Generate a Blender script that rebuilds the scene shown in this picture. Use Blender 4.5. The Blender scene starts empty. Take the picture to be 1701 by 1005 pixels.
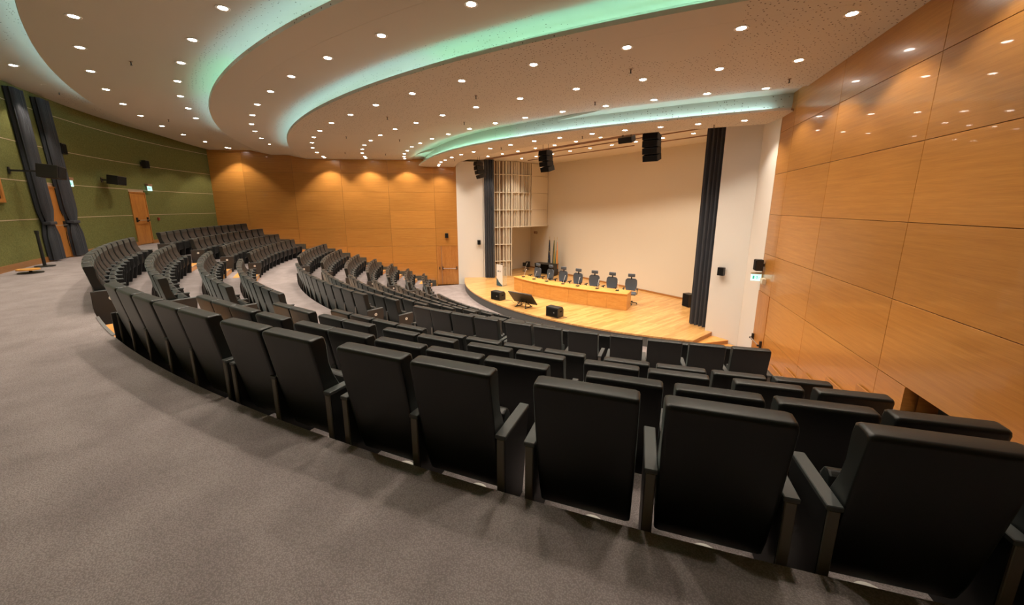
import bpy, bmesh, math, random
from math import sin, cos, radians, degrees, asin, sqrt, pi
from mathutils import Vector, Matrix
random.seed(7)
SC = bpy.context.scene
COL = SC.collection
# ---------------------------------------------------------------- camera, world, exposure
cam_d = bpy.data.cameras.new('camera'); cam = bpy.data.objects.new('camera', cam_d); COL.objects.link(cam)
cam.location = (13.185, -21.582, 4.83)
cam.rotation_euler = (radians(90 - 11.55), 0, radians(51))
cam_d.sensor_width = 36; cam_d.lens = 631.5 / 1701 * 36
cam_d.shift_y = -(502.5 - 472.8) / 1701
cam_d.clip_start = 0.05; cam_d.clip_end = 100
SC.camera = cam
W = bpy.data.worlds.new('world'); SC.world = W; W.use_nodes = True
W.node_tree.nodes['Background'].inputs[0].default_value = (1.0, 0.88, 0.75, 1)
W.node_tree.nodes['Background'].inputs[1].default_value = 0.0
vs = SC.view_settings; vs.view_transform = 'Standard'; vs.look = 'None'; vs.gamma = 1.0; vs.use_curve_mapping = False
vs.exposure = 1.15
SC.cycles.use_denoising = True
SC.cycles.max_bounces = 7; SC.cycles.diffuse_bounces = 5; SC.cycles.glossy_bounces = 3
SC.cycles.transmission_bounces = 4; SC.cycles.sample_clamp_indirect = 6.0
SC.cycles.use_light_tree = True
LAMP_COL = (1.0, 0.86, 0.70)
P_HALL = 62.0      # watts per hall downlight
P_STAGE = 105.0    # watts per stage downlight
COVE = 16.0

# ---------------------------------------------------------------- materials
def mat(name, col, rough=0.5, metal=0.0, spec=0.5, emit=None, estr=0.0, coat=0.0):
    m = bpy.data.materials.new(name); m.use_nodes = True
    b = m.node_tree.nodes['Principled BSDF']
    b.inputs['Base Color'].default_value = (*col, 1); b.inputs['Roughness'].default_value = rough
    b.inputs['Metallic'].default_value = metal; b.inputs['Specular IOR Level'].default_value = spec
    b.inputs['Coat Weight'].default_value = coat
    if emit:
        b.inputs['Emission Color'].default_value = (*emit, 1); b.inputs['Emission Strength'].default_value = estr
    return m
def N(m, t, **kw):
    n = m.node_tree.nodes.new(t)
    for k, v in kw.items(): setattr(n, k, v)
    return n
def LK(m, a, b): m.node_tree.links.new(a, b)
def ramp(m, fac, stops):
    r = N(m, 'ShaderNodeValToRGB'); e = r.color_ramp.elements
    while len(e) < len(stops): e.new(0.5)
    for i, (p, c) in enumerate(stops): e[i].position = p; e[i].color = (*c, 1)
    LK(m, fac, r.inputs[0]); return r.outputs[0]
def mapped(m, scale, coord='Object'):
    tc = N(m, 'ShaderNodeTexCoord'); mp = N(m, 'ShaderNodeMapping'); mp.inputs['Scale'].default_value = scale
    LK(m, tc.outputs[coord], mp.inputs['Vector']); return mp.outputs[0]
def bump(m, h, strength=0.2, dist=0.01):
    b = N(m, 'ShaderNodeBump'); b.inputs['Strength'].default_value = strength; b.inputs['Distance'].default_value = dist
    LK(m, h, b.inputs['Height']); LK(m, b.outputs[0], m.node_tree.nodes['Principled BSDF'].inputs['Normal'])
def bsdf(m): return m.node_tree.nodes['Principled BSDF']

def wood(name, c1, c2, c3, rough=0.35, scale=(0.35, 0.35, 9.0), coat=0.15, island=0.12, spec=0.5):
    m = mat(name, c2, rough, coat=coat, spec=spec)
    v = mapped(m, scale)
    n1 = N(m, 'ShaderNodeTexNoise'); n1.inputs['Scale'].default_value = 2.2; n1.inputs['Detail'].default_value = 6; n1.inputs['Roughness'].default_value = 0.62; LK(m, v, n1.inputs['Vector'])
    v2 = mapped(m, (scale[0] * 3, scale[1] * 3, scale[2] * 6))
    n2 = N(m, 'ShaderNodeTexNoise'); n2.inputs['Scale'].default_value = 3.0; n2.inputs['Detail'].default_value = 3; LK(m, v2, n2.inputs['Vector'])
    mx = N(m, 'ShaderNodeMath', operation='MULTIPLY_ADD'); mx.inputs[1].default_value = 0.4; LK(m, n2.outputs['Fac'], mx.inputs[0])
    ml = N(m, 'ShaderNodeMath', operation='MULTIPLY'); ml.inputs[1].default_value = 0.6; LK(m, n1.outputs['Fac'], ml.inputs[0]); LK(m, ml.outputs[0], mx.inputs[2])
    col = ramp(m, mx.outputs[0], [(0.3, c1), (0.5, c2), (0.7, c3)])
    g = N(m, 'ShaderNodeNewGeometry')
    hs = N(m, 'ShaderNodeHueSaturation'); LK(m, col, hs.inputs['Color'])
    mr = N(m, 'ShaderNodeMapRange'); mr.inputs['To Min'].default_value = 1 - island; mr.inputs['To Max'].default_value = 1 + island
    LK(m, g.outputs['Random Per Island'], mr.inputs['Value']); LK(m, mr.outputs[0], hs.inputs['Value'])
    LK(m, hs.outputs[0], bsdf(m).inputs['Base Color'])
    return m
M = {}
M['wood_wall'] = wood('cherry_veneer', (0.37, 0.150, 0.030), (0.47, 0.205, 0.043), (0.56, 0.265, 0.064), rough=0.28, coat=0.25)
M['wood_door'] = wood('door_veneer', (0.32, 0.12, 0.025), (0.42, 0.17, 0.038), (0.50, 0.23, 0.06), rough=0.35, scale=(3, 3, 0.3))
M['wood_desk'] = wood('desk_veneer', (0.60, 0.27, 0.055), (0.70, 0.34, 0.08), (0.78, 0.42, 0.12), rough=0.4, scale=(1, 1, 5))
M['wood_step'] = wood('step_wood', (0.62, 0.27, 0.055), (0.72, 0.34, 0.085), (0.80, 0.42, 0.13), rough=0.4, scale=(2, 2, 6))
M['wood_edge'] = wood('edge_wood', (0.28, 0.12, 0.03), (0.36, 0.16, 0.045), (0.44, 0.2, 0.06), rough=0.4)
# stage floorboards
m = mat('stage_boards', (0.7, 0.38, 0.12), 0.32, coat=0.1)
tc = N(m, 'ShaderNodeTexCoord'); mp = N(m, 'ShaderNodeMapping'); mp.inputs['Rotation'].default_value = (0, 0, radians(90))
LK(m, tc.outputs['Object'], mp.inputs['Vector'])
br = N(m, 'ShaderNodeTexBrick'); br.inputs['Scale'].default_value = 1.0; br.inputs['Brick Width'].default_value = 1.3; br.inputs['Row Height'].default_value = 0.12
br.inputs['Mortar Size'].default_value = 0.0016; br.inputs['Color1'].default_value = (0.52, 0.27, 0.085, 1); br.inputs['Color2'].default_value = (0.68, 0.41, 0.155, 1); br.inputs['Mortar'].default_value = (0.35, 0.17, 0.05, 1)
LK(m, mp.outputs[0], br.inputs['Vector'])
mp2 = N(m, 'ShaderNodeMapping'); mp2.inputs['Scale'].default_value = (14, 1.2, 1); LK(m, tc.outputs['Object'], mp2.inputs['Vector'])
ns = N(m, 'ShaderNodeTexNoise'); ns.inputs['Scale'].default_value = 1.5; ns.inputs['Detail'].default_value = 5; LK(m, mp2.outputs[0], ns.inputs['Vector'])
gr = ramp(m, ns.outputs['Fac'], [(0.3, (0.82, 0.78, 0.72)), (0.7, (1.1, 1.08, 1.05))])
mx = N(m, 'ShaderNodeMix', data_type='RGBA', blend_type='MULTIPLY'); mx.inputs[0].default_value = 1.0
LK(m, br.outputs['Color'], mx.inputs[6]); LK(m, gr, mx.inputs[7]); LK(m, mx.outputs[2], bsdf(m).inputs['Base Color'])
M['stage_boards'] = m
# carpet
m = mat('carpet', (0.25, 0.21, 0.19), 0.95, spec=0.1)
v = mapped(m, (1, 1, 1))
n1 = N(m, 'ShaderNodeTexNoise'); n1.inputs['Scale'].default_value = 2.5; n1.inputs['Detail'].default_value = 4; LK(m, v, n1.inputs['Vector'])
vo = N(m, 'ShaderNodeTexVoronoi'); vo.inputs['Scale'].default_value = 130; LK(m, v, vo.inputs['Vector'])
base = ramp(m, n1.outputs['Fac'], [(0.3, (0.285, 0.245, 0.243)), (0.7, (0.37, 0.322, 0.318))])
pile = ramp(m, vo.outputs['Distance'], [(0.0, (1.15, 1.15, 1.15)), (0.7, (0.72, 0.72, 0.72))])
mx = N(m, 'ShaderNodeMix', data_type='RGBA', blend_type='MULTIPLY'); mx.inputs[0].default_value = 1.0
LK(m, base, mx.inputs[6]); LK(m, pile, mx.inputs[7]); LK(m, mx.outputs[2], bsdf(m).inputs['Base Color'])
bump(m, vo.outputs['Distance'], 0.5, 0.006)
M['carpet'] = m
# leather
m = mat('black_leather', (0.0055, 0.0068, 0.0064), 0.40, spec=0.5)
bsdf(m).inputs['Sheen Weight'].default_value = 0.16; bsdf(m).inputs['Sheen Roughness'].default_value = 0.35; bsdf(m).inputs['Sheen Tint'].default_value = (0.85, 1.0, 0.97, 1)
v = mapped(m, (1, 1, 1)); n1 = N(m, 'ShaderNodeTexNoise'); n1.inputs['Scale'].default_value = 260; n1.inputs['Detail'].default_value = 2; LK(m, v, n1.inputs['Vector']); bump(m, n1.outputs['Fac'], 0.12, 0.002)
M['leather'] = m
m = mat('warm_lit_front', (0.05, 0.042, 0.037), 0.6, spec=0.3)  # brown stands in for the warm light falling on the seat fronts
v = mapped(m, (1, 1, 1)); n1 = N(m, 'ShaderNodeTexNoise'); n1.inputs['Scale'].default_value = 200; LK(m, v, n1.inputs['Vector']); bump(m, n1.outputs['Fac'], 0.15, 0.002)
M['front'] = m
M['arm'] = mat('armrest_grey', (0.055, 0.062, 0.062), 0.45)
M['frame'] = mat('support_black', (0.012, 0.012, 0.012), 0.5)
M['strip'] = mat('support_metal', (0.17, 0.155, 0.135), 0.5, metal=0.35)
M['panel'] = mat('end_panel', (0.028, 0.026, 0.025), 0.5)
M['disc'] = mat('white_disc', (0.75, 0.73, 0.68), 0.4)
M['ink'] = mat('black_ink', (0.02, 0.02, 0.02), 0.5)
# plaster / ceiling with perforations
m = mat('ceiling_plaster', (0.58, 0.53, 0.44), 0.85, spec=0.2)
v = mapped(m, (1, 1, 1))
vo = N(m, 'ShaderNodeTexVoronoi'); vo.inputs['Scale'].default_value = 13; vo.inputs['Randomness'].default_value = 0.55; LK(m, v, vo.inputs['Vector'])
hole = N(m, 'ShaderNodeMath', operation='LESS_THAN'); hole.inputs[1].default_value = 0.155; LK(m, vo.outputs['Distance'], hole.inputs[0])
v2 = mapped(m, (1, 1, 1)); nz = N(m, 'ShaderNodeTexNoise'); nz.inputs['Scale'].default_value = 0.13; nz.inputs['Detail'].default_value = 0; LK(m, v2, nz.inputs['Vector'])
reg = N(m, 'ShaderNodeMath', operation='GREATER_THAN'); reg.inputs[1].default_value = 0.46; LK(m, nz.outputs['Fac'], reg.inputs[0])
both = N(m, 'ShaderNodeMath', operation='MULTIPLY'); LK(m, hole.outputs[0], both.inputs[0]); LK(m, reg.outputs[0], both.inputs[1])
mx = N(m, 'ShaderNodeMix', data_type='RGBA'); LK(m, both.outputs[0], mx.inputs[0]); mx.inputs[6].default_value = (0.58, 0.53, 0.44, 1); mx.inputs[7].default_value = (0.12, 0.08, 0.05, 1)
LK(m, mx.outputs[2], bsdf(m).inputs['Base Color'])
M['ceiling'] = m
M['plaster'] = mat('cream_plaster', (0.68, 0.62, 0.53), 0.8, spec=0.25)
M['white_wall'] = mat('white_paint', (0.74, 0.71, 0.66), 0.7, spec=0.3)
M['back_wall'] = mat('cream_wall', (0.74, 0.67, 0.55), 0.8, spec=0.2)
m = mat('green_fabric', (0.09, 0.105, 0.02), 0.9, spec=0.15)
v = mapped(m, (1, 1, 1)); n1 = N(m, 'ShaderNodeTexNoise'); n1.inputs['Scale'].default_value = 30; n1.inputs['Detail'].default_value = 4; LK(m, v, n1.inputs['Vector'])
LK(m, ramp(m, n1.outputs['Fac'], [(0.3, (0.118, 0.120, 0.036)), (0.7, (0.185, 0.190, 0.064))]), bsdf(m).inputs['Base Color'])
M['green'] = m
M['trim_line'] = mat('pale_trim', (0.52, 0.40, 0.28), 0.6)
M['riser'] = mat('stage_fascia', (0.10, 0.10, 0.098), 0.7)
M['plinth'] = mat('dark_plinth', (0.07, 0.065, 0.05), 0.8)
M['gap'] = mat('joint_backing', (0.22, 0.10, 0.03), 0.9, spec=0.1)  # dark brown backing seen through the panel joints
m = mat('charcoal_drape', (0.05, 0.054, 0.064), 0.7, spec=0.3)
M['drape'] = m
M['black'] = mat('black_plastic', (0.012, 0.012, 0.012), 0.45)
M['blackgrille'] = mat('black_grille', (0.006, 0.006, 0.006), 0.8, spec=0.2)
M['screen'] = mat('dark_screen', (0.006, 0.006, 0.008), 0.15)
M['metal'] = mat('brushed_metal', (0.5, 0.5, 0.5), 0.35, metal=0.9)
M['darkmetal'] = mat('dark_metal', (0.06, 0.06, 0.06), 0.4, metal=0.6)
M['white'] = mat('white_plastic', (0.8, 0.8, 0.78), 0.4)
M['lamp'] = mat('lamp_lens', (1, 1, 1), 0.5, emit=(1.0, 0.93, 0.82), estr=26)
M['lamp_trim'] = mat('lamp_trim_ring', (0.8, 0.74, 0.66), 0.4)
M['cove_mint'] = mat('cove_light_mint', (0.8, 0.9, 0.85), 0.5, emit=(0.30, 0.76, 0.66), estr=COVE)
M['cove_blue'] = mat('cove_light_blue', (0.8, 0.9, 0.95), 0.5, emit=(0.36, 0.64, 0.74), estr=COVE)
M['steplight'] = mat('step_light', (1, 1, 1), 0.5, emit=(1.0, 0.9, 0.75), estr=4)
M['slat_light'] = mat('slat_cream', (0.72, 0.65, 0.52), 0.6)
M['slat_dark'] = mat('slat_recess', (0.22, 0.15, 0.095), 0.8)
M['chair_grey'] = mat('grey_upholstery', (0.085, 0.10, 0.12), 0.6)
M['glass'] = mat('clear_acrylic', (0.9, 0.95, 0.95), 0.05); bsdf(M['glass']).inputs['Transmission Weight'].default_value = 0.9; bsdf(M['glass']).inputs['IOR'].default_value = 1.1
M['teal'] = mat('teal_print', (0.03, 0.10, 0.14), 0.5)
M['exit'] = mat('exit_face', (0.5, 0.8, 0.7), 0.4, emit=(0.50, 0.95, 0.90), estr=0.55)
M['exit_g'] = mat('exit_green', (0.02, 0.3, 0.18), 0.4, emit=(0.02, 0.35, 0.22), estr=0.5)
M['exit_box'] = mat('exit_box_bronze', (0.30, 0.17, 0.10), 0.4)
M['flag_blue'] = mat('flag_blue', (0.012, 0.018, 0.04), 0.8)
M['flag_gold'] = mat('flag_gold', (0.30, 0.22, 0.05), 0.8)
M['flag_green'] = mat('flag_green', (0.04, 0.16, 0.06), 0.8)
M['flag_white'] = mat('flag_white', (0.7, 0.7, 0.66), 0.8)
M['flag_orange'] = mat('flag_orange', (0.65, 0.25, 0.05), 0.8)
M['brass'] = mat('brass', (0.6, 0.42, 0.15), 0.35, metal=0.9)
M['red'] = mat('red_plastic', (0.25, 0.03, 0.02), 0.5)
M['beige'] = mat('beige_box', (0.62, 0.55, 0.40), 0.5)

# ---------------------------------------------------------------- helpers
class MB:
    """collects shapes, links them as one mesh object"""
    def __init__(s): s.bm = bmesh.new(); s.mi = 0
    def box(s, c, d, rz=0.0, rx=0.0, ry=0.0):
        mtx = Matrix.Translation(c) @ Matrix.Rotation(rz, 4, 'Z') @ Matrix.Rotation(ry, 4, 'Y') @ Matrix.Rotation(rx, 4, 'X') @ Matrix.Diagonal((*d, 1))
        r = bmesh.ops.create_cube(s.bm, size=1.0, matrix=mtx)
        for f in {f for v in r['verts'] for f in v.link_faces}: f.material_index = s.mi
        return s
    def cyl(s, c, r, h, seg=16, r2=None, axis='Z', rot=None):
        mtx = Matrix.Translation(c)
        if rot is not None: mtx = mtx @ rot
        if axis == 'X': mtx = mtx @ Matrix.Rotation(pi / 2, 4, 'Y')
        if axis == 'Y': mtx = mtx @ Matrix.Rotation(pi / 2, 4, 'X')
        q = bmesh.ops.create_cone(s.bm, cap_ends=True, segments=seg, radius1=r, radius2=r if r2 is None else r2, depth=h, matrix=mtx)
        for f in {f for v in q['verts'] for f in v.link_faces}: f.material_index = s.mi
        return s
    def tube(s, p, q, r, seg=8):
        p = Vector(p); q = Vector(q); d = q - p
        return s.cyl((p + q) / 2, r, d.length, seg, rot=d.to_track_quat('Z', 'Y').to_matrix().to_4x4())
    def prism(s, pts, z0, z1):
        a = [s.bm.verts.new((x, y, z0)) for x, y in pts]; b = [s.bm.verts.new((x, y, z1)) for x, y in pts]
        n = len(pts); fs = []
        fs.append(s.bm.faces.new(a[::-1])); fs.append(s.bm.faces.new(b))
        for i in range(n): fs.append(s.bm.faces.new((a[i], a[(i + 1) % n], b[(i + 1) % n], b[i])))
        for f in fs: f.material_index = s.mi
        return s
    def profx(s, pts, x0, x1):
        """profile in (y,z) extruded along x"""
        a = [s.bm.verts.new((x0, y, z)) for y, z in pts]; b = [s.bm.verts.new((x1, y, z)) for y, z in pts]
        n = len(pts); fs = [s.bm.faces.new(a), s.bm.faces.new(b[::-1])]
        for i in range(n): fs.append(s.bm.faces.new((a[(i + 1) % n], a[i], b[i], b[(i + 1) % n])))
        for f in fs: f.material_index = s.mi
        return s
    def grid(s, rows):
        vv = [[s.bm.verts.new(p) for p in r] for r in rows]
        for i in range(len(vv) - 1):
            for j in range(len(vv[i]) - 1):
                f = s.bm.faces.new((vv[i][j], vv[i][j + 1], vv[i + 1][j + 1], vv[i + 1][j])); f.material_index = s.mi; f.smooth = True
        return s
    def build(s, name, m, parent=None, bevel=0.0, seg=2, smooth=False, loc=(0, 0, 0), rz=0.0):
        bmesh.ops.recalc_face_normals(s.bm, faces=s.bm.faces)
        if bevel > 0:
            bmesh.ops.bevel(s.bm, geom=[e for e in s.bm.edges if e.is_manifold and e.calc_face_angle(0) > 0.35], offset=bevel, segments=seg, affect='EDGES', profile=0.6)
        me = bpy.data.meshes.new(name); s.bm.to_mesh(me); s.bm.free()
        for mm in (m if isinstance(m, (list, tuple)) else [m]): me.materials.append(mm)
        if smooth:
            for p in me.polygons: p.use_smooth = True
        o = bpy.data.objects.new(name, me); COL.objects.link(o); o.location = loc; o.rotation_euler = (0, 0, rz)
        if parent: o.parent = parent
        return o
def tag(o, label, cat, group=None):
    o['label'] = label; o['category'] = cat
    if group: o['group'] = group
    return o
def struct(o): o['kind'] = 'structure'; return o
def empty(name, loc, rz, label, cat, group=None):
    o = bpy.data.objects.new(name, None); COL.objects.link(o); o.location = loc; o.rotation_euler = (0, 0, rz)
    o.empty_display_size = 0.1
    return tag(o, label, cat, group)
KIDS = {}
def kids(o): return [c for c in o.children]
def dup(o, parent=None):
    c = o.copy(); COL.objects.link(c)
    if parent is not None: c.parent = parent
    for ch in (KIDS[o.name] if o.name in KIDS else list(o.children)): dup(ch, c)
    return c
def pxy(R, a): return (R * sin(radians(a)), -R * cos(radians(a)))
def wallL(R): return -33.5 + degrees(asin(-1.09 / R))
def wallR(R): return 33.5 + degrees(asin(2.70 / R))
ORD = ['first', 'second', 'third', 'fourth', 'fifth', 'sixth', 'seventh', 'eighth', 'ninth', 'tenth', 'eleventh', 'twelfth', 'thirteenth', 'fourteenth', 'fifteenth', 'sixteenth', 'seventeenth', 'eighteenth']

# ---------------------------------------------------------------- floors (tiers)
ROWR = [23.52, 22.71, 21.80, 20.93, 19.24, 18.39, 17.46, 16.56, 15.64, 14.74, 13.84]
FLZ = [2.93, 2.64, 2.35, 2.06, 1.79, 1.49, 1.19, 0.90, 0.60, 0.30, 0.0]
EDGE = [r - 0.02 for r in ROWR]
def ring(name, r0, r1, z0, z1, a0=None, a1=None, m=None, n=60, over=0.3):
    """sector slab between radii r0<r1; ends at the wood walls when no angle is given"""
    mb = MB()
    def ang(R, t):
        A = a0 if a0 is not None else wallL(R) - over
        B = a1 if a1 is not None else wallR(R) + over
        return A + (B - A) * t
    P = {}
    for key, R, z in (('a', r0, z0), ('b', r1, z0), ('c', r1, z1), ('d', r0, z1)):
        P[key] = [mb.bm.verts.new((*pxy(R, ang(R, i / n)), z)) for i in range(n + 1)]
    def strip(p, q):
        for i in range(n): mb.bm.faces.new((P[p][i], P[p][i + 1], P[q][i + 1], P[q][i]))
    strip('a', 'b'); strip('b', 'c'); strip('c', 'd'); strip('d', 'a')
    for i in (0, n): mb.bm.faces.new((P['a'][i], P['b'][i], P['c'][i], P['d'][i]))
    return struct(mb.build(name, m or M['carpet']))
ring('floor', EDGE[0], 26.2, 2.6, 3.2, n=110)                        # rear walkway
for k in range(4):
    ring('floor', EDGE[k + 1] if k < 3 else EDGE[4], EDGE[k], FLZ[k] - 0.4, FLZ[k], n=90)
for k in range(4, 10):
    ring('floor', EDGE[k + 1], EDGE[k], FLZ[k] - 0.4, FLZ[k], n=70)
mb = MB(); mb.prism([(-9, -14.5), (-7.2, -8.8), (8.8, -8.2), (12, -13.5), (6, -15), (-4, -15)], -0.2, 0.0)
struct(mb.build('floor', M['carpet']))

# ---------------------------------------------------------------- wood walls with panels
def wood_wall(name, F, az, length, joints, zj, door_s, inw, skip=lambda s0, s1, z0, z1: False, opening=None):
    """F front corner; az direction from the back of the hall towards the stage; s runs backwards from F; panels stand 3 cm proud of the backing"""
    d = Vector((-sin(radians(az)), -cos(radians(az)), 0))      # backwards
    ang = math.atan2(d.y, d.x)
    base = MB()
    if opening is None: base.box((length / 2, -inw * 0.10, 4.1), (length + 0.4, 0.12, 9.8))
    else:
        so, zo = opening
        base.box((so / 2, -inw * 0.10, 4.1), (so, 0.12, 9.8))
        base.box(((so + length) / 2, -inw * 0.10, (zo + 9.0) / 2), (length - so, 0.12, 9.0 - zo))
    o = struct(base.build(name, M['gap'], loc=(F[0], F[1], 0), rz=ang))
    mb = MB()
    js = [0] + joints + [length]
    for i in range(len(js) - 1):
        for j in range(len(zj) - 1):
            s0, s1, z0, z1 = js[i], js[i + 1], zj[j], zj[j + 1]
            if s1 <= door_s + 0.01 and z1 <= 2.46: continue
            if skip(s0, s1, z0, z1): continue
            g = 0.004
            mb.box(((s0 + s1) / 2, -inw * 0.02, (z0 + z1) / 2), (s1 - s0 - 2 * g, 0.04, z1 - z0 - 2 * g))
    p = mb.build('wall_panelling', M['wood_wall'], bevel=0.003, seg=1); p.parent = o
    return o, ang, d
ZJ = [-0.7, 0.35, 1.40, 2.45, 3.53, 4.62, 5.70, 6.78, 7.86, 8.45]
FL = (-7.42, -9.23); FR = (9.28, -9.10)
wl, angL, dL = wood_wall('wall_left', FL, 33.5, 14.1, [1.34, 4.03, 6.70, 9.40, 12.10], ZJ, 1.34, 1)
OPEN_S = 6.45
wr, angR, dR = wood_wall('wall_right', FR, -33.5, 17.6, [0.95, 3.20, 5.82, 8.5, 11.2, 13.9], ZJ, 0.95, -1, skip=lambda s0, s1, z0, z1: s0 >= 5.8 and z1 < 2.46, opening=(OPEN_S, 2.45))

mb = MB()
for z0, z1 in zip(ZJ[:3], ZJ[1:4]): mb.box(((5.82 + OPEN_S) / 2, .02, (z0 + z1) / 2), (OPEN_S - 5.83, .04, z1 - z0 - .01))
o = mb.build('wall_panelling', M['wood_wall']); o.parent = wr
# recess by the cross aisle in the wall on the stage-left side: dark lining and a veneered cheek
mb = MB(); mb.box(((OPEN_S + 17.6) / 2, 0.42, 1.6), (17.6 - OPEN_S, 0.06, 2.0)); mb.box(((OPEN_S + 17.6) / 2, 0.22, 2.50), (17.6 - OPEN_S, 0.42, 0.05))
o = mb.build('recess_lining', M['plinth']); o.parent = wr
mb = MB(); mb.box((OPEN_S - 0.02, 0.20, 1.4), (0.04, 0.42, 2.1)); o = mb.build('recess_cheek', M['wood_wall']); o.parent = wr

# green curved rear wall
def arcband(mb, R0, R1, z0, z1, a0, a1, n):
    P = {}
    for key, R, z in (('a', R0, z0), ('b', R1, z0), ('c', R1, z1), ('d', R0, z1)):
        P[key] = [mb.bm.verts.new((*pxy(R, a0 + (a1 - a0) * i / n), z)) for i in range(n + 1)]
    for p, q in (('a', 'b'), ('b', 'c'), ('c', 'd'), ('d', 'a')):
        for i in range(n):
            f = mb.bm.faces.new((P[p][i], P[p][i + 1], P[q][i + 1], P[q][i])); f.material_index = mb.mi
    for i in (0, n):
        f = mb.bm.faces.new((P['a'][i], P['b'][i], P['c'][i], P['d'][i])); f.material_index = mb.mi
RG = 25.70
GD = [(-13.02, -11.02), (-24.60, -22.30)]          # door openings in the green wall (degrees)
mb = MB()
zj = [3.2, 4.48, 5.56, 6.64, 7.72, 8.6]
for i in range(5):
    if i < 2:
        z1 = 5.46 if i == 1 else zj[1] - .008
        segs = [(wallL(RG) - .3, GD[1][0]), (GD[1][1], GD[0][0]), (GD[0][1], wallR(RG) + 1)]
    else: segs = [(wallL(RG) - .3, wallR(RG) + 1)]
    for a0, a1 in segs:
        arcband(mb, RG, RG + .12, zj[i] + .008, zj[i + 1] - .008, a0, a1, max(6, int(abs(a1 - a0) * 1.2)))
wg = struct(mb.build('wall_back', M['green']))
mb = MB(); arcband(mb, RG + .02, RG + .2, 2.8, 8.6, wallL(RG) - .3, wallR(RG) + 1, 90)
mb2 = mb.build('wall_core', M['trim_line']); mb2.parent = wg
mb = MB()
for z in zj[1:5]: arcband(mb, RG - .006, RG + .03, z - .010, z + .010, wallL(RG) - .2, wallR(RG) + 1, 90)
o = mb.build('joint_strips', M['trim_line']); o.parent = wg
for a0, a1 in [(wallL(RG), GD[1][0]), (GD[1][1], GD[0][0]), (GD[0][1], wallR(RG) + 1)]:
    mb = MB(); arcband(mb, RG - .03, RG + .02, 3.2, 3.36, a0, a1, max(4, int(a1 - a0))); struct(mb.build('baseboard_back', M['wood_edge']))

# ---------------------------------------------------------------- layered ceiling
def rho_circle(cx, cy, r, a):
    ux, uy = sin(radians(a)), -cos(radians(a)); b = ux * cx + uy * cy; c = cx * cx + cy * cy - r * r
    return b + sqrt(max(b * b - c, 0))
LIP0 = {'A': lambda a: rho_circle(-1.46, 3.36, 27.13, a), 'B': lambda a: rho_circle(-0.60, 2.68, 23.66, a),
       'C': lambda a: rho_circle(-0.68, 4.81, 23.67, a), 'D': lambda a: 13.2 + 1.0 * (abs(a - 2) / 41) ** 3}
ZO = {'L1': 8.11, 'A': 7.86, 'B': 7.60, 'C': 7.38, 'D': 7.10, 'S': 7.62}
ZN = {'L1': 8.22, 'A': 7.98, 'B': 7.75, 'C': 7.55, 'D': 7.17, 'S': 7.62}
def lift(x, y, k):
    f = (ZN[k] - 4.83) / (ZO[k] - 4.83); return (13.185 + (x - 13.185) * f, -21.582 + (y + 21.582) * f)
def table(pts):
    t = sorted((degrees(math.atan2(x, -y)), math.hypot(x, y)) for x, y in pts)
    def fn(a):
        if a <= t[0][0]: return t[0][1]
        for (a0, r0), (a1, r1) in zip(t, t[1:]):
            if a <= a1: return r0 + (r1 - r0) * (a - a0) / (a1 - a0)
        return t[-1][1]
    return fn
LIP = {k: table([lift(*pxy(f(a), a), k) for a in range(-50, 61)]) for k, f in LIP0.items()}
def sstep(x): x = max(0, min(1, x)); return x * x * (3 - 2 * x)
FADE = {'A': lambda a: sstep((-a - 8) / 12), 'B': lambda a: sstep((-a - 16) / 12), 'C': lambda a: sstep((-a - 23) / 10), 'D': lambda a: 0}
SLOPEW = {'A': 1.35, 'B': 1.1, 'C': 1.0, 'D': 1}
def layer(name, outer, inner, z, zin, setback=0.62, nphi=110, thick=0.05, riser=True):
    """underside of one ceiling layer between its own lip (outer) and the riser behind the next lip (inner)"""
    mb = MB(); rows = []
    fd = FADE[inner]; sw = SLOPEW[inner]
    def P(a, r, zz): return (*pxy(r, a), zz)
    def phi(t, rr):
        L = wallL(rr) - .25; R = wallR(rr) + .25
        return L + (R - L) * t
    nv = 16
    grid = []
    for i in range(nphi + 1):
        t = i / nphi; row = []
        # radii depend on the angle; settle the angle for each radius
        def at(fr):
            a = -36 + 80 * t
            for _ in range(5):
                ro = (outer(a) if outer else RG + .1); ri = LIP[inner](a)
                f = fd(a)
                lo = ri - setback * (1 - f) 
                r = lo + (ro - lo) * fr
                a = phi(t, r)
            return a, r, ri, ro, f
        for k in range(nv + 1):
            fr = (k / nv) ** 1.6
            a, r, ri, ro, f = at(fr)
            w = min(sw, ro - ri)
            s = max(0.0, min(1.0, (r - ri) / w))
            up = .17 * (1 - f) * (1 - sstep((r - ri + .1) / .62)) if r > ri - .1 else .17 * (1 - f)
            zz = z - (z - zin) * f * (1 - s) + 0.001 + up
            row.append(P(a, r, zz))
        grid.append(row)
    mb.grid([list(r) for r in grid])
    # upturned edge at own lip
    if outer:
        lip = [[r[-1] for r in grid], [(p[0] * 1.0005, p[1] * 1.0005, p[2] + 0.07) for p in [r[-1] for r in grid]]]
        mb.grid(lip)
        back = [[(p[0] * 0.97, p[1] * 0.97, p[2] + 0.07) for p in [r[-1] for r in grid]], lip[1]]
        mb.grid(back)
    # riser behind the inner lip
    mb.grid([[r[0] for r in grid], [(r[0][0] * 1.0, r[0][1] * 1.0, min(r[0][2], zin) + 0.0) for r in grid]])
    return struct(mb.build(name, M['ceiling'], smooth=False))
layer('ceiling', None, 'A', ZN['L1'], ZN['A'])
layer('ceiling', LIP['A'], 'B', ZN['A'], ZN['B'])
layer('ceiling', LIP['B'], 'C', ZN['B'], ZN['C'])
layer('ceiling', LIP['C'], 'D', ZN['C'], ZN['D'], setback=0.34)
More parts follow.
